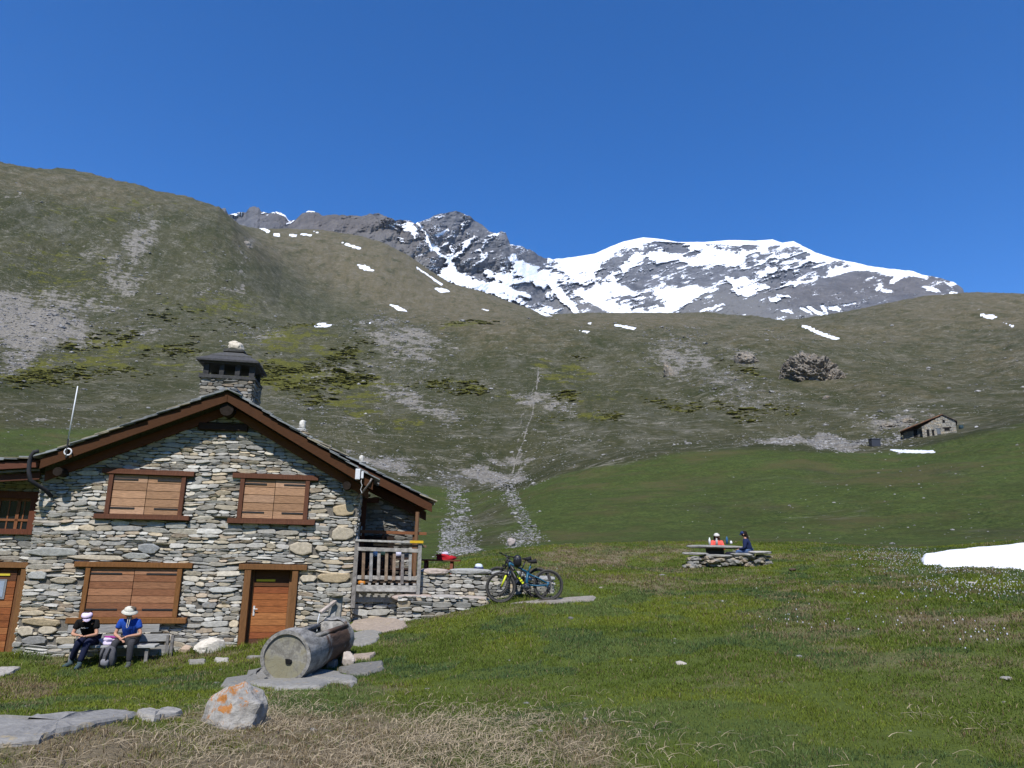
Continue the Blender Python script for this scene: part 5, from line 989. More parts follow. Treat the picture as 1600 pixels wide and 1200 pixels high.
# ------------------------------------------------------------------ slabs, boulders, ledge
def slab(name, label, poly, th, col, seed=0, cat='slab', up=.03):
    P = [hit(x, y) for x, y in poly]; c = np.mean(P, 0); bm = bmesh.new()
    zs = [gz(p[0], p[1]) for p in P]; n = len(P); pts = []
    for i in range(n):     # rougher outline
        a, b = P[i], P[(i+1) % n]; pts.append((a[0], a[1], zs[i])); 
        for q in (.33, .66): m_ = a+(b-a)*q; j = np.hypot(*(b-a)[:2])*.06; pts.append((m_[0]+random.uniform(-j, j), m_[1]+random.uniform(-j, j), zs[i]*(1-q)+zs[(i+1) % n]*q))
    vs = [bm.verts.new((p[0]-c[0], p[1]-c[1], p[2]-c[2]+up+random.uniform(-.01, .01))) for p in pts]; f = bm.faces.new(vs)
    if f.normal.z < 0: f.normal_flip()
    f.normal_update()
    r = bmesh.ops.inset_region(bm, faces=[f], thickness=.03, depth=.015)
    ret = bmesh.ops.extrude_face_region(bm, geom=[ff for ff in bm.faces]); 
    bmesh.ops.triangulate(bm, faces=[ff for ff in bm.faces if len(ff.verts) > 4])
    mb = MB(); bm.verts.index_update()
    allv = [v.co[:] for v in bm.verts]; 
    bm.free()
    mb = MB(); k = len(pts); cx_, cy_ = 0, 0
    top = [(p[0]-c[0], p[1]-c[1], p[2]-c[2]+up) for p in pts]; gx = np.mean([p[0] for p in top]); gy = np.mean([p[1] for p in top]); gzv = np.mean([p[2] for p in top])
    ring = lambda s_, dz, jj=0: [(gx+(p[0]-gx)*s_, gy+(p[1]-gy)*s_, (p[2] if s_ > .5 else p[2]*.6+gzv*.4)+dz+random.uniform(-jj, jj)) for p in top]
    rings = [ring(1.02, -th), ring(1.03, -.4*th), ring(1.0, -.01, .006), ring(.93, .018, .008), ring(.5, .022, .012)]
    v = sum(rings, [])+[(gx, gy, gzv+.02)]; fs = []
    for r_ in range(4):
        for i in range(k): j = (i+1) % k; fs.append((r_*k+i, r_*k+j, (r_+1)*k+j, (r_+1)*k+i))
    for i in range(k): fs.append((4*k+i, 4*k+(i+1) % k, 5*k))
    mb.add(v, fs, col); o = mb.build(name, M_STONE); o.location = c; return props(o, label, cat, 'flat stones set in the grass' if cat == 'slab' else None)
SG = (.25, .24, .215); SP = (.33, .27, .215)
for lb, poly, th, col in [
    ('large pinkish flat slab at the foot of the terrace wall', [(552, 972), (590, 966), (634, 972), (630, 983), (600, 990), (560, 986), (545, 980)], .12, SP),
    ('pale flat slab between the trough and the pinkish slab', [(548, 992), (575, 987), (598, 990), (588, 1003), (562, 1012), (548, 1008)], .12, SG),
    ('small slab touching the terrace wall corner, right of the pinkish slab', [(604, 968), (628, 964), (630, 974), (612, 975)], .1, (.34, .33, .31)),
    ('broad grey slab under the front of the log trough', [(392, 1052), (415, 1042), (480, 1046), (530, 1052), (556, 1070), (520, 1070), (500, 1078), (430, 1079), (385, 1072)], .12, SG),
    ('narrow light slab in the grass right of the trough', [(550, 1026), (587, 1023), (578, 1032), (551, 1034)], .08, SP),
    ('grey slab between the orange lichen boulder and the trough', [(345, 1074), (388, 1050), (410, 1046), (402, 1062), (392, 1076), (372, 1080)], .1, (.22, .215, .195)),
    ('rough dark slab with gravel right of the trough foot', [(528, 1046), (560, 1040), (598, 1036), (600, 1046), (575, 1056), (545, 1058)], .06, (.17, .165, .15)),
    ('long pale slab tip lying right of the broad slab', [(520, 1062), (538, 1060), (558, 1070), (548, 1075), (528, 1070)], .1, (.32, .30, .27)),
    ('flat stone in the lawn between the bench and the white boulder', [(294, 1034), (318, 1033), (320, 1038), (296, 1039)], .05, SG), ('flat stone in the lawn below the door', [(336, 1031), (356, 1031), (357, 1036), (338, 1037)], .05, (.42, .40, .36)),
    ('doorstep slab in the grass before the door', [(386, 1028), (412, 1027), (412, 1031), (388, 1032)], .05, SG), ('slab at the left edge of the lawn before the wing door', [(-10, 1052), (0, 1046), (32, 1045), (20, 1053), (5, 1058)], .06, (.36, .34, .31)),
    ('thin flagstone under the bicycles', [(800, 944), (840, 940), (890, 936), (930, 934), (925, 940), (870, 944)], .05, (.26, .235, .20)),
    ]: slab('flat_stone', lb, poly, th, col)
def ledge(label, pts, w, h, col, seed):
    t_ = None; m = MB(); P = [hit(*p) for p in pts]; c = P[0]
    for i in range(len(P)-1):
        a, b = P[i]-c, P[i+1]-c; mid = (a+b)/2; L = hypot(*(b-a)[:2]); m.rock((mid[0], mid[1]+w*.3, mid[2]-h*.10), (L*.66, w, h), 5, .12, seed+i, col, atan2((b-a)[1], (b-a)[0]), 1, 1.7, fct=16)
    o = m.build('rock_ledge', M_STONE); o.location = c; return props(o, label, 'rock')
slab('rock_ledge', 'long grey rock ledge along the lower left edge of the lawn', [(-60, 1130), (0, 1129), (40, 1131), (60, 1125), (120, 1121), (150, 1117), (190, 1116), (216, 1119), (200, 1128), (150, 1136), (120, 1146), (85, 1152), (60, 1163), (20, 1167), (-60, 1172)], .22, (.25, .24, .22), cat='rock', up=.035)
slab('rock_ledge', 'low pale rock continuing the ledge towards the orange boulder', [(212, 1119), (226, 1114), (240, 1116), (262, 1112), (284, 1114), (280, 1121), (258, 1124), (240, 1129), (222, 1127)], .15, (.34, .32, .28), cat='rock', up=.035)
def boulder(label, px, py, wpx, hpx, col, seed, mat=M_STONE, amp=.3, dy=.8, rot=0., sub=4, name='boulder', pos=None, sq=.8):
    g = hit(px, py) if pos is None else pos; D = float(np.hypot(g[0], g[1])); k = D/FPX*1.03*cos(atan2(g[0], g[1]))**2
    m = MB(); m.rock((0, 0, hpx*k*.38), (wpx*k/2, wpx*k/2*dy, hpx*k*.62), sub, amp*.6, seed, col, rot, sq, fct=14); o = m.build(name, mat); o.location = (g[0], g[1]+wpx*k/2*dy*.7, g[2]); return props(o, label, 'rock')
t = NT('lichen_rock'); co = t.obj(); n1 = t.noise(co, 6, 8, .7); n2 = t.noise(co, 9, 6, .75, .6); sp = t.n('ShaderNodeSeparateXYZ'); t.l(co, sp.inputs[0])
c = t.mix(t.ramp(n1, .3, .7), (.20, .19, .175), (.44, .42, .38)); msk = t.math('ADD', t.math('MULTIPLY', sp.outputs[2], 1.5), t.math('MULTIPLY', t.math('ABSOLUTE', t.math('ADD', sp.outputs[0], .04)), -1.5)); msk = t.math('ADD', msk, t.math('MULTIPLY', t.math('SUBTRACT', n2, .5), 3.2))
c = t.mix(t.ramp(msk, .16, .5), c, t.mix(n1, (.30, .12, .035), (.44, .20, .06))); t.bump(n1, .8, .04); t.out(c, .95, .1); M_LICH = t.m
m = MB(); g = hit(346, 1138); k = 8.0/FPX
Hh = 66*k; lw = 90*k
pts = []
bm = bmesh.new(); bmesh.ops.create_icosphere(bm, subdivisions=5, radius=1); Pq = np.array([v.co[:] for v in bm.verts]); Fq = [[v.index for v in f.verts] for f in bm.faces]; bm.free()
zz = (Pq[:, 2]+1)/2; Pq = facet(Pq, 16, 77, .66, .93); wl = np.interp(zz, [0, .4, 1], [1.15, 1.0, .6]); X_ = Pq[:, 0]*wl*lw*.56+np.interp(zz, [0, 1], [-.0, .06])*1.0; Y_ = Pq[:, 1]*wl*.3; Z_ = (np.sign(Pq[:, 2])*np.abs(Pq[:, 2])**.75+.45)*Hh*.56
nn = fbm(Pq[:, 0]*1.6, Pq[:, 1]*1.6, Pq[:, 2]*1.6, 5, 33); rd = fbm(Pq[:, 0]*.9+4, Pq[:, 1]*.9, Pq[:, 2]*.9, 2, 35); sc_ = 1+.16*nn+.26*rd
m.add(np.stack([X_*sc_, Y_*sc_, Z_*sc_], 1), Fq, (.4, .4, .4)); o = m.build('boulder', M_LICH); o.location = (g[0], g[1]+.22, g[2]); props(o, 'pale boulder with orange lichen at the edge of the dry grass', 'rock')
wb = HW(*[fac(329, 1010, -.25)[0], -.25]); boulder('big cream white boulder against the house wall left of the door', 329, 1018, 54, 24, (.62, .58, .50), 41, pos=np.array([wb[0], wb[1]-.2, gz(wb[0], wb[1])-.06]), dy=.6)
boulder('rounded grey stone right of the trough rear', 540, 1042, 22, 20, (.42, .37, .32), 43); boulder('small brownish stone at the wall right of the bench', 287, 1022, 22, 12, (.42, .32, .24), 44)
boulder('small dark stone at the left rear foot of the trough', 415, 1040, 14, 10, (.36, .34, .31), 45)
boulder('small pale stone alone in the grass right of the trough', 1065, 1039, 16, 5, (.46, .42, .37), 46); boulder('tiny grey stone in the grass below the picnic bench', 1240, 893, 12, 5, (.10, .07, .05), 47); boulder('long pale stone half buried near the snow patch', 1521, 913, 14, 5, (.45, .42, .38), 48)
boulder('small stone on the grass left of the near snow patch', 1497, 912, 5, 5, (.5, .5, .48), 49); boulder('low grey stone at the right edge of the meadow foreground', 1576, 1063, 22, 5, (.30, .28, .25), 50)
boulder('upright pinkish grey stone at the foot of the right gully', 800, 853, 14, 12, (.40, .35, .33), 51)

# ------------------------------------------------------------------ distant stone picnic place on the knoll
DT = 28.0
def Wp(px, py, D=DT): return at(px, py, D)
g0 = gz(*Wp(1120, 880)[:2])
sp_ = Wp(1119, 880); yaw = -atan2(sp_[0], sp_[1])
tb = thing('stone_table', 'stone slab picnic table on a shade-coloured pedestal on the grassy knoll', 'picnic table', (sp_[0], sp_[1], gz(sp_[0], sp_[1])), yaw)
K = DT/FPX*1.01*cos(atan2(sp_[0], sp_[1]))**2; gz0 = gz(sp_[0], sp_[1])
def LX(px): return (px-1119)*K
def LZ(py, px=1119, D=DT): return Wp(px, py, D)[2]-gz0
m = MB(); zt = LZ(852); m.rock((LX(1119), .0, zt-.06), (1.06, .42, .065), 4, .10, 4, (.27, .26, .24), sq=1); o = m.build('table_slab', M_STONE, tb)
m = MB(); n_ = zt-.10; m.add([(LX(1104), -.16, n_), (LX(1131), -.16, n_), (LX(1131), .2, n_), (LX(1104), .2, n_), (LX(1106), -.14, -.1), (LX(1134), -.14, -.1), (LX(1134), .2, -.1), (LX(1106), .2, -.1)], [(0, 1, 2, 3), (7, 6, 5, 4), (0, 4, 5, 1), (1, 5, 6, 2), (2, 6, 7, 3), (3, 7, 4, 0)], (.07, .065, .06)); m.build('pedestal', M_STONE2, tb)  # pedestal near-black: the shade under the slab is put into its colour
def heap(name, label, pts, loc, cat='seat', n=60, sz=.13, grp=None):
    t_ = thing(name, label, cat, loc, yaw, grp); m = MB()
    for k in range(n):
        (x0, y0, h0), (x1, y1, h1) = pts; f_ = random.random(); x = x0+(x1-x0)*f_; y = y0+(y1-y0)*f_+random.uniform(-.16, .16); h = h0+(h1-h0)*f_; z = random.random()*h
        c = tuple(.72*v for v in random.choice(GREY+WARM)); m.rock((x, y, z), (random.uniform(.7, 1.5)*sz, random.uniform(.7, 1.2)*sz, random.uniform(.35, .6)*sz), 1, .3, k, c, random.uniform(-.4, .4))
    m.build('stones', M_STONE, t_); return t_
q = Wp(1155, 884, 26.9); zz0 = gz(q[0], q[1]); hb = heap('stone_bench', 'low dry stone bench in front of the picnic table, longer right one', [(-1.05, 0, .30), (1.05, .25, .42)], (q[0], q[1], zz0), 'bench', 110)
for x, z, w, c in [(-.65, .36, .45, (.30, .29, .26)), (.1, .42, .4, (.32, .31, .28)), (.72, .5, .38, (.40, .38, .35))]: m = MB(); m.rock((x, .1, z), (w, .22, .05), 3, .15, int(x*10)+9, c, sq=1); m.build('seat_slab', M_STONE, hb)
q = Wp(1085, 884, 27.2); hb = heap('stone_bench', 'short dry stone bench left of the picnic table pedestal', [(-.15, 0, .35), (.45, .3, .4)], (q[0], q[1], gz(q[0], q[1])), 'bench', 34)
m = MB(); m.rock((0.05, .15, .46), (.45, .22, .05), 3, .15, 3, (.3, .29, .27), sq=1); m.build('seat_slab', M_STONE, hb)
q = Wp(1080, 886, 26.6); heap('stone_heap', 'few tumbled stones at the left foot of the picnic place', [(-.3, 0, .1), (.4, 0, .12)], (q[0], q[1], gz(q[0], q[1])), 'rocks', 12, .12)
def bottle(label, px, pb, pt, r, col, cat='bottle', D=DT-.1):
    b = Wp(px, pb, D); h = Wp(px, pt, D)[2]-b[2]; m = MB(); m.lathe([(r, 0), (r, h*.7), (r*.55, h*.84), (r*.5, h)], 12, col); o = m.build(cat, M_PAINT, smooth=True); o.location = b; props(o, label, cat)
bottle('white slim bottle standing leftmost on the stone table', 1109, 851, 840, .04, (.75, .78, .76)); bottle('grey steel bottle standing before the person in coral', 1120, 851.5, 841, .042, (.42, .44, .44)); bottle('dark blue bottle standing on the stone table', 1136, 850, 838.5, .045, (.02, .10, .22)); bottle('white cup on the stone table right of the blue bottle', 1142.5, 850, 845, .045, (.75, .75, .78), 'cup')
q = Wp(1141, 866, 27.6); lump('bag', 'small black bag on the low stone bench under the picnic table edge', 'bag', q, (.2, .12, .09), (.02, .02, .028), seed=31)
def seat_at(px, py, D): return Wp(px, py, D)
P = seated(.05); P.update(face=(.5, .8, -.25), elL=(-.24, .15, .2), wrL=(-.1, .36, .28), haL=(-.05, .42, .30), elR=(.24, .15, .2), wrR=(.1, .36, .28), haR=(.05, .42, .30))
q = seat_at(1121, 863, 28.85); person('person in coral jacket with long dark hair, sitting behind the stone table', (q[0], q[1], q[2]-.10), yaw+pi, P, dict(shirt=coral, trousers=navy, shoe=(.1, .1, .1), sleeve=1.2, hair=(.03, .02, .018), long=[((-.07, -.03, -.02), (-.10, .02, -.32)), ((.07, -.03, -.02), (.10, .02, -.32))], cap=(.62, .60, .55), band=(.6, .58, .55), glasses=1))
P = seated(.10); P.update(face=(0, 1, -.15), elL=(-.24, .12, .2), wrL=(-.12, .34, .16), haL=(-.08, .42, .14), elR=(.24, .12, .2), wrR=(.12, .34, .16), haR=(.08, .42, .14))
q = seat_at(1171, 863, 27.6); person('person in dark navy jacket and navy cap, seen from the side on the stone bench', (q[0], q[1], q[2]-.06), yaw+radians(78), P, dict(shirt=dknavy, trousers=jean, shoe=(.1, .1, .1), sleeve=1.2, cap=(.03, .05, .14), brim='peak', hair=(.02, .015, .012), long=[((0, -.09, 0), (0, -.13, -.22))]))
# ------------------------------------------------------------------ snow bank on the knoll
def snowbank():
    az = np.linspace(radians(27), radians(50), 420); D = np.linspace(21, 37, 200); A, Dd = np.meshgrid(az, D); x = np.sin(A)*Dd; y = np.cos(A)*Dd; z0 = ground(x.ravel(), y.ravel()).reshape(x.shape)
    px, py = proj(np.stack([x, y, z0], -1).reshape(-1, 3)); poly = [(1438, 876), (1446, 868), (1482, 862), (1520, 858), (1560, 855), (1600, 851), (1750, 838), (1900, 850), (1900, 905), (1600, 890), (1540, 887), (1480, 886), (1444, 882)]
    sdv = inpoly(px, py, poly).reshape(x.shape)+2.2*fbm(x*2.2, y*2.2, 0, 4, 61)
    h = np.where(sdv > 0, .03+.20*(1-np.exp(-np.maximum(sdv, 0)/6)), -.12)+.03*fbm(x*1.3, y*1.3, 0, 3, 8)
    t_ = NT('old_snow'); po = t_.pos(); n = t_.noise(po, 5, 8, .7); t_.bump(n, .5, .05); t_.p.inputs['Subsurface Weight'].default_value = 0; c = t_.mix(t_.ramp(n, .3, .7), (.76, .78, .81), (.90, .91, .93)); c = t_.mix(t_.math('MULTIPLY', t_.ramp(t_.noise(po, 1.3, 9, .8), .55, .7), .35), c, (.45, .41, .36)); t_.out(c, .8, .2)
    o = build_grid('snow', np.stack([x, y, z0+h], -1).reshape(-1, 3), A.shape[1], A.shape[0], {}, t_.m); props(o, kind='structure')
snowbank()
# ------------------------------------------------------------------ distant hut
hg = hit(1440, 684); DH = float(np.hypot(hg[0], hg[1])); kH = DH/FPX*1.01*cos(atan2(hg[0], hg[1]))**2; hy = -atan2(*hit(1460, 684)[:2])
hut = thing('stone_hut', 'small distant stone hut with a rusty brown roof on the meadow edge', 'hut', hg, hy)
HX = lambda px: (px-1440)*kH
HZ = lambda py, px=1450: at(px, py, DH)[2]-hg[2]
xl, xr, xp = HX(1442), HX(1495), HX(1476.5); zl, zp, zrr = HZ(666.5, 1442), HZ(648, 1477), HZ(657, 1495)
m = MB(); m.col = (.34, .32, .27)
def gab(mb, pts, y0, y1, col): n = len(pts); mb.add([(u, y0, z) for u, z in pts]+[(u, y1, z) for u, z in pts], [tuple(range(n)), tuple(range(2*n-1, n-1, -1))]+[(i, i+n, (i+1) % n+n, (i+1) % n) for i in range(n)], col)
gab(m, [(xl, -3), (xr, -3), (xr, zrr), (xp, zp), (xl, zl)], 0, 7, (.10, .095, .085)); 
masonry(m, xl, xr, -2.6, zp, [(HX(1449), HX(1453), -5, HZ(671, 1450)), (HX(1457), HX(1460.5), -5, HZ(671.5, 1458)), (HX(1465), HX(1470.5), -5, HZ(669, 1466)), (HX(1477), HX(1485), HZ(673.5, 1480), HZ(668.5, 1480)), (HX(1475.5), HX(1479), HZ(661, 1477), HZ(656, 1477))], lambda u, z: z < (zp-(zp-zl)*(xp-u)/(xp-xl) if u < xp else zp-(zp-zrr)*(u-xp)/(xr-xp))-.05, 0, .14, .32, .35, dep=(.04, .12), k=.95)
m.build('wall', M_STONE, hut)
m = MB(); gab(m, [(HX(1413), -3), (xl, -3), (xl, zl-.15), (HX(1410), HZ(673.5, 1410))], 1.6, 7, (.05, .05, .048)); masonry(m, HX(1412), xl, -2.6, zl, (), lambda u, z: z < zl-(zl-HZ(673.5, 1410))*(xl-u)/(xl-HX(1410))-.2, 1.6, .14, .3, .2, k=.5); m.build('side_wall', M_STONE2, hut)  # recess below the long roof slope, its shade painted in as darker stone
m = MB()
def rs(xa, za, xb, zb, y0, y1, th, col): m.add([(xa, y0, za), (xb, y0, zb), (xb, y1, zb), (xa, y1, za), (xa, y0, za+th), (xb, y0, zb+th), (xb, y1, zb+th), (xa, y1, za+th)], [(3, 2, 1, 0), (4, 5, 6, 7), (0, 1, 5, 4), (1, 2, 6, 5), (2, 3, 7, 6), (3, 0, 4, 7)], col)
xe, ze = HX(1407), HZ(674.5, 1407)
for k in range(14): a, b = k/14, (k+1)/14+.01; c = random.choice([(.22, .11, .06), (.17, .085, .05), (.26, .14, .08), (.18, .13, .09)]); rs(xp+(xe-xp)*b, zp+(ze-zp)*b, xp+(xe-xp)*a, zp+(ze-zp)*a+.03, -.45+random.uniform(0, .1), 7.4, .28, c)
rs(xp, zp, xr+.45, zrr-.3, -.4, 7.4, .2, (.07, .05, .045)); m.build('roof', M_SLATE, hut)
def hole(name, a, b, c, d, col=(.012, .012, .012)): mm = MB(); mm.box(HX(a), HX(b), -.06, .02, d, c, col); mm.build(name, M_WOODV, hut)
hole('window', 1475.5, 1479, HZ(656, 1477), HZ(661, 1477)); hole('window', 1477, 1485, HZ(668.5, 1480), HZ(673.5, 1480)); hole('doorway', 1449, 1453, HZ(671, 1450), HZ(681, 1450)); hole('doorway', 1457, 1460.5, HZ(671.5, 1458), HZ(680, 1458)); hole('door', 1465, 1470.5, HZ(669, 1466), HZ(678.5, 1466), (.16, .18, .20))
mm = MB(); mm.box(HX(1474), HX(1488), -.15, .05, HZ(668.5, 1480), HZ(667.3, 1480), (.06, .05, .04)); mm.build('lintel', M_WOODH, hut); mm = MB(); mm.box(HX(1428), HX(1434), 1.52, 1.6, HZ(680, 1430)-.5, HZ(670, 1430), (.01, .01, .01)); mm.build('doorway', M_WOODV, hut)
# dark water tank and boulders round the hut
g = hit(1367, 697); k = np.hypot(g[0], g[1])/FPX; tk = thing('water_tank', 'small dark grey box shelter among the rubble left of the hut', 'tank', g, hy+.5); m = MB(); m.box(-6*k, 6*k, -5*k, 5*k, -.3, 9*k, (.045, .05, .065)); m.build('box', M_PAINT, tk, bev=.08); m = MB(); m.box(-6.6*k, 6.6*k, -5.6*k, 5.6*k, 9*k, 10*k, (.06, .065, .08)); m.build('lid', M_PAINT, tk)
g = hit(1502, 670); k = np.hypot(g[0], g[1])/FPX; m = MB(); m.lathe([(2.6*k, 0), (2.8*k, 2*k), (2.6*k, 4.6*k), (1.2*k, 5*k)], 14, (.03, .06, .07)); o = m.build('barrel', M_PAINT); o.location = g; props(o, 'dark teal barrel at the right corner of the distant hut', 'barrel')
def crag(label, px, py, w, h, col, seed, amp=.45, mat=None, n=1, rot=0., cat='rock'):
    g = hit(px, py+h*.45); D = float(np.hypot(g[0], g[1])); k = D/FPX*cos(atan2(g[0], g[1]))**2
    bm = bmesh.new(); bmesh.ops.create_icosphere(bm, subdivisions=6 if w > 60 else 4, radius=1); P_ = np.array([v.co[:] for v in bm.verts]); F_ = [[v.index for v in f.verts] for f in bm.faces]; bm.free()
    r = 1+amp*(ridged(P_[:, 0]*1.6+seed, P_[:, 1]*1.6, P_[:, 2]*1.6, 7, seed, .62)-.6)*1.3+.12*fbm(P_[:, 0]*1.1+seed, P_[:, 1]*1.1, P_[:, 2]*1.1, 2, seed+1)
    P_ = facet(P_*r[:, None], 0 if w > 60 else 6, seed, .85, 1.05)*np.array([w*k/2, w*k*(.65 if w > 20 else .4), h*k*.66]); c, s_ = cos(rot), sin(rot); P_ = np.stack([P_[:, 0]*c+P_[:, 2]*s_, P_[:, 1], -P_[:, 0]*s_+P_[:, 2]*c], 1)
    m = MB(); m.add(P_, F_, col)
    if w > 60:
        for dx, dz, sc in [(.30, -.22, .55), (-.28, .22, .45), (.02, .12, .6), (-.36, -.05, .4), (.42, -.42, .35)]:
            Q = P_[:, [0, 1, 2]]*np.array([-1, 1, 1]) if dx > 0 else P_[:, :]; m.add(Q*sc+np.array([dx*w*k, -w*k*.14, dz*h*k]), F_, col)
    o = m.build('rock_outcrop', mat); az_ = atan2(g[0], g[1]); cx_, cy_ = g[0]+sin(az_)*w*k*.42, g[1]+cos(az_)*w*k*.42; o.location = (cx_, cy_, max(gz(cx_, cy_)-h*k*.12, g[2]+h*k*.12)); o.rotation_euler = (0, 0, -atan2(g[0], g[1])); return props(o, label, cat)
t = NT('crag_rock'); co = t.pos(); n1 = t.noise(co, .12, 9, .75); n2 = t.noise(co, .5, 7, .7); c = t.mix(t.ramp(n1, .32, .66), (.13, .12, .105), (.38, .34, .28)); c = t.mix(t.ramp(n2, .52, .68), c, (.44, .34, .22)); t.bump(t.math('ADD', n1, n2), 1., 1.5); t.out(c, .95, .1); M_CRAG = t.m
crag('large craggy outcrop on the slope, biggest of the rocks right of centre', 1268, 566, 100, 60, (.5, .5, .5), 3, mat=M_CRAG, rot=radians(20), amp=.6); crag('small craggy outcrop left of the largest outcrop', 1166, 556, 44, 26, (.5, .5, .5), 9, mat=M_CRAG, rot=.3); crag('low rock spur sticking out of the scree left of the outcrops', 1046, 572, 18, 34, (.5, .5, .5), 12, mat=M_CRAG, rot=-.3)
crag('slanting pale rock slab below the largest outcrop', 1290, 621, 16, 8, (.5, .5, .5), 17, mat=M_CRAG, rot=-.6)
crag('grey boulder heap behind the roof of the distant hut', 1418, 654, 26, 15, (.5, .5, .5), 21, mat=M_CRAG); crag('pale boulder heap left of the distant hut', 1388, 662, 30, 12, (.5, .5, .5), 23, mat=M_CRAG); crag('boulder just above the ridge of the distant hut roof', 1456, 648, 12, 9, (.5, .5, .5), 25, mat=M_CRAG)
crag('single cream boulder on the meadow right of the hut', 1526, 666, 7, 4, (.5, .5, .5), 27, mat=M_STONE); crag('dark rocky knob on the left hill', 385, 378, 14, 14, (.5, .5, .5), 28, mat=M_CRAG)
# ------------------------------------------------------------------ scattered stones and juniper mats
ICO = {}
def ico(sub):
    if sub not in ICO:
        bm = bmesh.new(); bmesh.ops.create_icosphere(bm, subdivisions=sub, radius=1); ICO[sub] = (np.array([v.co[:] for v in bm.verts]), np.array([[v.index for v in f.verts] for f in bm.faces])); bm.free()
    return ICO[sub]
def scatter_mesh(name, C, Sz, cols, sub, amp, mat, smooth_=False, freq=1.2):
    V, F = ico(sub); n = len(C); nv = len(V); seeds = RNG.random(n)*100
    P = np.broadcast_to(V[None], (n, nv, 3)).copy(); r = 1+amp*fbm(P[..., 0]*freq+seeds[:, None], P[..., 1]*freq, P[..., 2]*freq, 3, 7); P *= r[..., None]; P *= Sz[:, None, :]
    a = RNG.random(n)*6.28; c, s_ = np.cos(a)[:, None], np.sin(a)[:, None]; x = P[..., 0]*c-P[..., 1]*s_; y = P[..., 0]*s_+P[..., 1]*c; P = np.stack([x, y, P[..., 2]], -1)+C[:, None, :]
    me = bpy.data.meshes.new(name); me.vertices.add(n*nv); me.vertices.foreach_set('co', P.astype(np.float32).ravel()); q = (F[None]+(np.arange(n)*nv)[:, None, None]).reshape(-1, 3)
    me.loops.add(len(q)*3); me.loops.foreach_set('vertex_index', q.astype(np.int32).ravel()); me.polygons.add(len(q)); me.polygons.foreach_set('loop_start', np.arange(0, len(q)*3, 3, dtype=np.int32)); me.polygons.foreach_set('use_smooth', np.full(len(q), smooth_))
    ca = me.color_attributes.new('Col', 'FLOAT_COLOR', 'POINT'); cc = np.ones((n, nv, 4), np.float32); cc[..., :3] = cols[:, None, :]; ca.data.foreach_set('color', cc.ravel()); me.materials.append(mat); me.update(calc_edges=True); me.validate()
    o = bpy.data.objects.new(name, me); COL.objects.link(o); return o
def pick(w, n):
    w = w/w.sum(); i = RNG.choice(len(w), n, p=w); P = BG['P'][i]; D = BG['D'][i]; x = P[:, 0]+RNG.normal(0, 1, n)*D*.0012; y = P[:, 1]+RNG.normal(0, 1, n)*D*.006; return x, y, np.hypot(x, y)
Dg = BG['D']; pxg, pyg = BG['px'], BG['py']; vis = (pxg > -60) & (pxg < 1660) & (pyg < 900) & (BG['P'][:, 1] > 0)
nz = np.clip(fbm(BG['P'][:, 0]/40, BG['P'][:, 1]/40, 0, 4, 71)+.25, 0, 1)
w = (np.clip(BG['scree'], 0, 1)**1.5*3+nz*.22*(1-.85*BG['lush']))*vis*(Dg > 55)*(Dg < 1150)*np.clip((Dg/150)**-.2, 0, 2)
x, y, D = pick(w, 15000); z = ground(x, y); sz = D*.00085*np.exp(RNG.normal(0, .5, len(x)))*(.8+.5*(RNG.random(len(x)) > .9)); Sz = np.stack([sz*1.3, sz, sz*.6], 1)
g_ = (.18+.2*RNG.random(len(x))); cols = np.stack([g_, g_*.97, g_*.93], 1); o = scatter_mesh('scree_stones', np.stack([x, y, z+sz*.1], 1), Sz, cols, 1, .7, M_STONE); props(o, 'grey scree stones strewn over the hillside', 'stones', kind='stuff')
pg = pline(pxg, pyg, [(690, 745), (712, 762), (718, 800), (704, 830), (700, 872), (740, 868)], 13)*np.clip(.55+1.6*fbm(BG['P'][:, 0]/5, BG['P'][:, 1]/5, 0, 3, 5), .05, 1)+.6*pline(pxg, pyg, [(785, 755), (800, 775), (812, 800), (828, 830), (800, 850)], 9)+.5*blob(pxg, pyg, [(720, 845, 22, 25, 0, 1), (1330, 690, 50, 6, 0, 1.2), (1390, 690, 30, 6, 0, 1), (830, 840, 16, 10, 0, 1)])
w = pg*(Dg > 55)*(Dg < 240); x, y, D = pick(w, 5200); z = ground(x, y); sz = D*.00085*np.exp(RNG.normal(0, .55, len(x))); Sz = np.stack([sz*1.3, sz, sz*.5], 1); g_ = (.15+.20*RNG.random(len(x))); o = scatter_mesh('gully_stones', np.stack([x, y, z+sz*.1], 1), Sz, np.stack([g_, g_*.98, g_*.94], 1), 1, .7, M_STONE); props(o, 'grey tumbled stones lining the gullies below the slope', 'stones', kind='stuff')
t = NT('juniper'); co = t.pos(); n1 = t.noise(co, .25, 8, .75); n2 = t.noise(co, 1.6, 5, .7); c = t.mix(t.ramp(n1, .35, .62), (.08, .085, .025), (.145, .14, .035)); c = t.mix(t.ramp(n2, .3, .6), t.mix(.2, c, (.02, .024, .006)), c); t.bump(n2, .25, .3); t.out(c, .95, .05); M_JUN = t.m
shn = np.clip(fbm(BG['P'][:, 0]/28, BG['P'][:, 1]/60, 0, 4, 91)*1.8+.1, 0, 1)
w = np.clip(BG['shrub']-.12, 0, 1)**1.1*shn**1.5*vis*(Dg > 120)*(Dg < 900)*(BG['scree'] < .6); x, y, D = pick(w, 3400); z = ground(x, y); sz = D*.00125*np.exp(RNG.normal(0, .55, len(x))); Sz = np.stack([sz*1.6, sz*1.5, sz*.36], 1)
o = scatter_mesh('juniper_mats', np.stack([x, y, z-sz*.03], 1), Sz, np.full((len(x), 3), .1), 3, .9, M_JUN, True, 1.6); props(o, 'low yellow-green juniper mats on the slope', 'shrubs', kind='stuff')
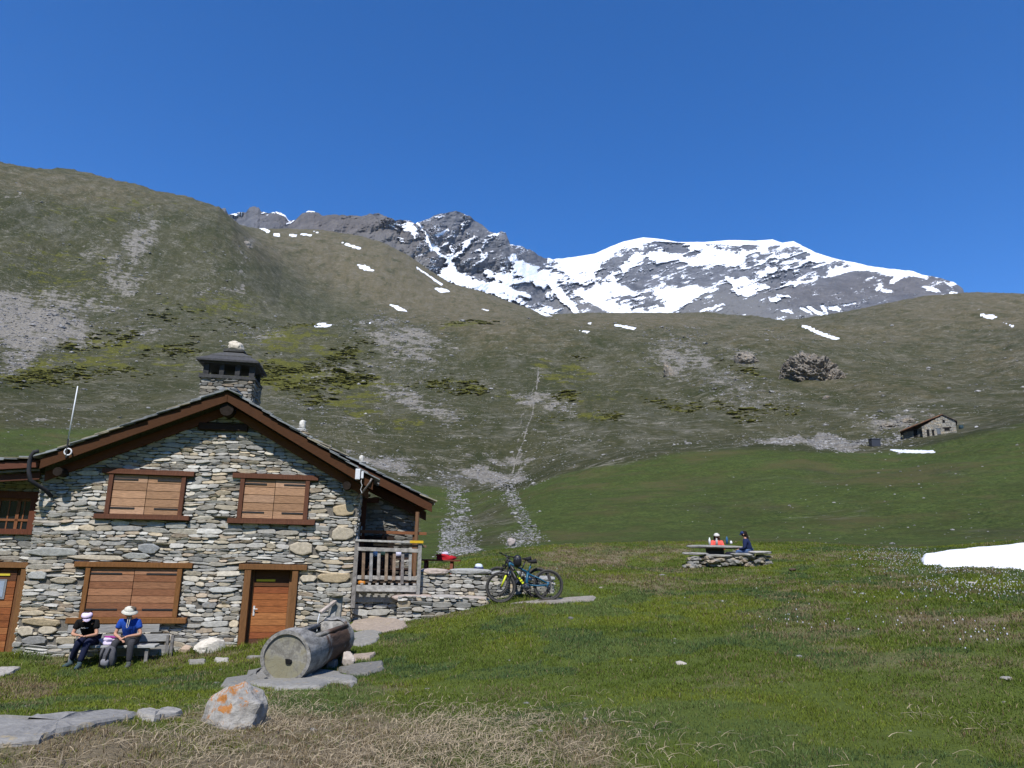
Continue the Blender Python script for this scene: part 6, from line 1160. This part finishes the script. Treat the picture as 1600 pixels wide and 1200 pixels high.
# ------------------------------------------------------------------ grass
def strips(name, B, dirs, L, Wd, bend, cols, mat, seg=2):
    """blades: base points, horizontal lean, length, width"""
    n = len(B); a = RNG.random(n)*6.28; wx, wy = np.cos(a)*Wd, np.sin(a)*Wd; V = np.zeros((n, 2*seg+1, 3), np.float32)
    for k in range(seg+1):
        t_ = k/seg; cx = B[:, 0]+dirs[:, 0]*L*(bend*t_**1.7); cy = B[:, 1]+dirs[:, 1]*L*(bend*t_**1.7); cz = B[:, 2]+L*t_*(np.sqrt(np.clip(1-(bend*t_)**2*.8, .05, 1)))
        if k < seg: wk = (1-t_*.5)*.5; V[:, 2*k] = np.stack([cx-wx*wk, cy-wy*wk, cz], 1); V[:, 2*k+1] = np.stack([cx+wx*wk, cy+wy*wk, cz], 1)
        else: V[:, 2*k] = np.stack([cx, cy, cz], 1)
    me = bpy.data.meshes.new(name); nv = 2*seg+1; me.vertices.add(n*nv); me.vertices.foreach_set('co', V.ravel()); base = (np.arange(n)*nv)[:, None]; loops = []; tot = []
    pat = []
    for k in range(seg-1): pat += [2*k, 2*k+1, 2*k+3, 2*k+2]
    pat += [2*(seg-1), 2*(seg-1)+1, 2*seg]; sizes = [4]*(seg-1)+[3]
    idx = (base+np.array(pat)[None]).ravel(); me.loops.add(len(idx)); me.loops.foreach_set('vertex_index', idx.astype(np.int32)); st = np.concatenate([[0], np.cumsum(sizes)[:-1]]); ls = ((np.arange(n)*len(pat))[:, None]+st[None]).ravel(); me.polygons.add(len(ls)); me.polygons.foreach_set('loop_start', ls.astype(np.int32))
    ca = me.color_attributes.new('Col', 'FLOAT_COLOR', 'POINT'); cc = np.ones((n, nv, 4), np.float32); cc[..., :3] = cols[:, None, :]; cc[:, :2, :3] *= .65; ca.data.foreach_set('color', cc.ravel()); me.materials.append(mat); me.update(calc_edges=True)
    o = bpy.data.objects.new(name, me); COL.objects.link(o); return o
t = NT('grass_blade'); c = t.attr('Col').outputs['Color']; t.out(c, .75, .15); tr2 = t.n('ShaderNodeBsdfTranslucent'); t.l(c, tr2.inputs[0]); mx = t.n('ShaderNodeMixShader'); mx.inputs[0].default_value = .3; t.l(t.p.outputs[0], mx.inputs[1]); t.l(tr2.outputs[0], mx.inputs[2]); t.l(mx.outputs[0], t.t.nodes['Material Output'].inputs[0]); M_BLADE = t.m
SLABS = [o for o in COL.objects if o.get('category') in ('slab', 'rock') and o.type == 'MESH' and o.location.length < 45]
def near_points(n, r0, r1, pw, azm=44):
    u = RNG.random(n); r = (r0**pw+(r1**pw-r0**pw)*u)**(1/pw); a = np.radians(RNG.uniform(-azm, azm, n)); return np.sin(a)*r, np.cos(a)*r, r
def free(x, y):
    u = (x-P0[0])*EU[0]+(y-P0[1])*EU[1]; o = (x-P0[0])*EN[0]+(y-P0[1])*EN[1]
    m = ~((u > -12) & (u < 1.9) & (o > -.03)) & ~((u > 1.7) & (u < 5.1) & (o > -.2) & (o < 5)) & ~((u > 5) & (u < 6.9) & (o > .15) & (o < 3))
    for s_ in SLABS:
        xs = np.array([v.co[:] for v in s_.data.vertices]); bx0, by0 = xs[:, :2].min(0)+np.array(s_.location[:2]); bx1, by1 = xs[:, :2].max(0)+np.array(s_.location[:2])
        cand = (x > bx0) & (x < bx1) & (y > by0) & (y < by1) & m
        if not cand.any(): continue
        hull = xs[:len(xs)//5, :2] if len(xs) < 400 else None
        if hull is not None:
            pol = [(float(a)+s_.location.x, float(b)+s_.location.y) for a, b in hull]; ii = np.where(cand)[0]; m[ii[inpoly(x[ii], y[ii], pol) > .03]] = False
        else:
            m &= ~(cand & (((x-(bx0+bx1)/2)/((bx1-bx0)*.42))**2+((y-(by0+by1)/2)/((by1-by0)*.42))**2 < 1))
    return m
def grass():
    N = 1150000; x, y, r = near_points(N, 4.6, 35, .75); m = free(x, y); x, y, r = x[m], y[m], r[m]; d = dryness(x, y)
    # clumping
    cl = fbm(x*3.3, y*3.3, 0, 3, 101); keep = RNG.random(len(x)) < np.clip(.75+1.1*cl-.25*d, .12, 1); x, y, r, d, cl = x[keep], y[keep], r[keep], d[keep], cl[keep]; n = len(x)
    z = ground(x, y)-.004; px, py = proj(np.stack([x, y, z], 1)); dry = RNG.random(n) < np.clip(d*1.15-.12+.25*RNG.normal(0, .5, n), .03, .93)
    L = (.020+.026*RNG.random(n)**1.5)*(1+.7*np.clip(cl, 0, 1))*(1+.25*dry)*np.clip(r/9, 1, 1.6); W_ = .0048*np.clip(r/6, 1, 4.5)*(.7+.6*RNG.random(n)); a = RNG.random(n)*6.28; dirs = np.stack([np.cos(a), np.sin(a)], 1); bend = RNG.uniform(.1, .95, n)
    # taller weeds along the foot of the walls
    u = (x-P0[0])*EU[0]+(y-P0[1])*EU[1]; o_ = (x-P0[0])*EN[0]+(y-P0[1])*EN[1]; wall = (u > -6) & (u < 1.8) & (o_ > -.5) & (fbm(x*1.5, y*1.5, 0, 2, 3) > -.25); L = np.where(wall, L*2.4, L); dry &= ~wall
    v = RNG.random((n, 1)); v2 = fbm(x/1.7, y/1.7, 0, 3, 63)[:, None]; gr = np.array([.125, .172, .026])*(.5+.9*v)+np.array([.075, .065, .004])*np.clip(v2*1.6+.3, 0, 1); 
    blue = fbm(x/1.1+9, y/1.1, 0, 3, 66)[:, None] > .18; gr = np.where(blue, gr*np.array([.75, .85, 1.9]), gr)
    dr = np.array([.30, .235, .135])*(.55+.75*v); cols = np.where(dry[:, None], dr, gr); brn = (RNG.random(n) < .16) & dry; cols[brn] = cols[brn]*np.array([.55, .42, .36])
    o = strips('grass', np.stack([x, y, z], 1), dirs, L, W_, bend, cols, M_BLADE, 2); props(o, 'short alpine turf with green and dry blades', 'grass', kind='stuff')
    # flattened straw in the lower left
    N = 110000; x, y, r = near_points(N, 4.6, 15, 1.0, 42); px, py = proj(np.stack([x, y, ground(x, y, False)], 1))
    w_ = blob(px, py, [(640, 1185, 260, 60, -4, 1.2), (420, 1130, 90, 35, 5, 1.0), (330, 1165, 120, 40, 5, .8), (150, 1190, 130, 35, 0, .5), (800, 1130, 120, 30, 0, .35), (1490, 1120, 90, 12, 5, .25), (1230, 1180, 300, 40, 0, .04)])*(.35+1.1*np.clip(fbm(x*1.4, y*1.4, 0, 3, 111)+.25, 0, 1)); m = (RNG.random(N) < w_) & free(x, y); x, y = x[m], y[m]; n = len(x); z = ground(x, y)+RNG.random(n)*.035
    k = 5; a0 = RNG.random(n)*6.28; pts = np.zeros((n, k, 3)); L = .06+.24*RNG.random(n)**2; cur = RNG.normal(0, .5, n); cx, cy = x.copy(), y.copy(); hgt = RNG.random(n)*.05
    for i in range(k):
        pts[:, i, 0] = cx; pts[:, i, 1] = cy; pts[:, i, 2] = z+hgt*np.sin(pi*i/(k-1)); ang = a0+cur*i/(k-1); cx = cx+np.cos(ang)*L/(k-1); cy = cy+np.sin(ang)*L/(k-1)
    wd = .0018+.0026*RNG.random(n)**2; nx, ny = -np.sin(a0), np.cos(a0); V = np.zeros((n, 2*k, 3), np.float32)
    for i in range(k):
        t_ = wd*(1-.6*i/(k-1)); V[:, 2*i] = pts[:, i]-np.stack([nx*t_, ny*t_, 0*t_], 1); V[:, 2*i+1] = pts[:, i]+np.stack([nx*t_, ny*t_, t_*.6], 1)
    me = bpy.data.meshes.new('dry_straw'); me.vertices.add(n*2*k); me.vertices.foreach_set('co', V.ravel()); pat = []
    for i in range(k-1): pat += [2*i, 2*i+1, 2*i+3, 2*i+2]
    idx = ((np.arange(n)*2*k)[:, None]+np.array(pat)[None]).ravel(); me.loops.add(len(idx)); me.loops.foreach_set('vertex_index', idx.astype(np.int32)); me.polygons.add(len(idx)//4); me.polygons.foreach_set('loop_start', np.arange(0, len(idx), 4, dtype=np.int32))
    ca = me.color_attributes.new('Col', 'FLOAT_COLOR', 'POINT'); cc = np.ones((n, 2*k, 4), np.float32); cc[..., :3] = (np.array([.48, .39, .26])*(.4+.8*RNG.random((n, 1))))[:, None, :]; ca.data.foreach_set('color', cc.ravel()); me.materials.append(M_BLADE); me.update(calc_edges=True)
    o = bpy.data.objects.new('dry_straw', me); COL.objects.link(o); props(o, 'pale flattened dry straw in the lower left foreground', 'straw', kind='stuff')
    # crocus flowers
    N = 90000; x, y, r = near_points(N, 9, 34, 1.2, 44); px, py = proj(np.stack([x, y, ground(x, y, False)], 1)); w_ = blob(px, py, [(1520, 985, 140, 14, 6, .22), (1560, 915, 120, 20, 0, .7), (1240, 975, 70, 8, 5, .2), (1400, 872, 55, 12, 0, 1.4), (1530, 892, 130, 6, 0, 1.3), (1400, 940, 200, 40, 0, .04), (1560, 1000, 50, 12, 0, .25)]); m = RNG.random(N) < w_*.30; x, y, r = x[m], y[m], r[m]; n = len(x); sz = .006+.006*RNG.random(n)
    V, F = ico(1); C = np.stack([x, y, ground(x, y)+.045], 1); o = scatter_mesh('crocus_flowers', C, np.stack([sz, sz, sz*1.5], 1), np.stack([.72+.1*RNG.random(n)]*3, 1)*np.array([.97, .97, 1.05]), 1, .2, M_BLADE); props(o, 'tiny white crocus flowers dotting the turf and snow edge', 'flowers', kind='stuff')
    # small stones in the turf
    x, y, r = near_points(150, 5, 32, .9, 42); m = free(x, y); x, y, r = x[m], y[m], r[m]; n = len(x); sz = (.012+.03*RNG.random(n)**3)*np.clip(r/10, 1, 2); g_ = .12+.16*RNG.random(n); o = scatter_mesh('pebbles', np.stack([x, y, ground(x, y)-.002], 1), np.stack([sz*1.4, sz, sz*.6], 1), np.stack([g_, g_*.96, g_*.9], 1), 2, .5, M_STONE); props(o, 'small pebbles scattered in the foreground turf', 'stones', kind='stuff')
grass()

# ------------------------------------------------------------------ thin air haze
m = MB(); m.box(-7000, 7000, -7000, 9000, -1700, 2300, (.8, .8, .8)); t = NT('air_haze'); ou = t.t.nodes['Material Output']
for l_ in list(ou.inputs[0].links): t.t.links.remove(l_)
t.t.nodes.remove(t.p); vp = t.t.nodes.new('ShaderNodeVolumePrincipled'); vp.inputs['Color'].default_value = (.72, .83, 1, 1); vp.inputs['Density'].default_value = 2.6e-5; vp.inputs['Anisotropy'].default_value = .2; t.t.links.new(vp.outputs[0], ou.inputs['Volume'])
o = m.build('haze', t.m); props(o, kind='stuff')
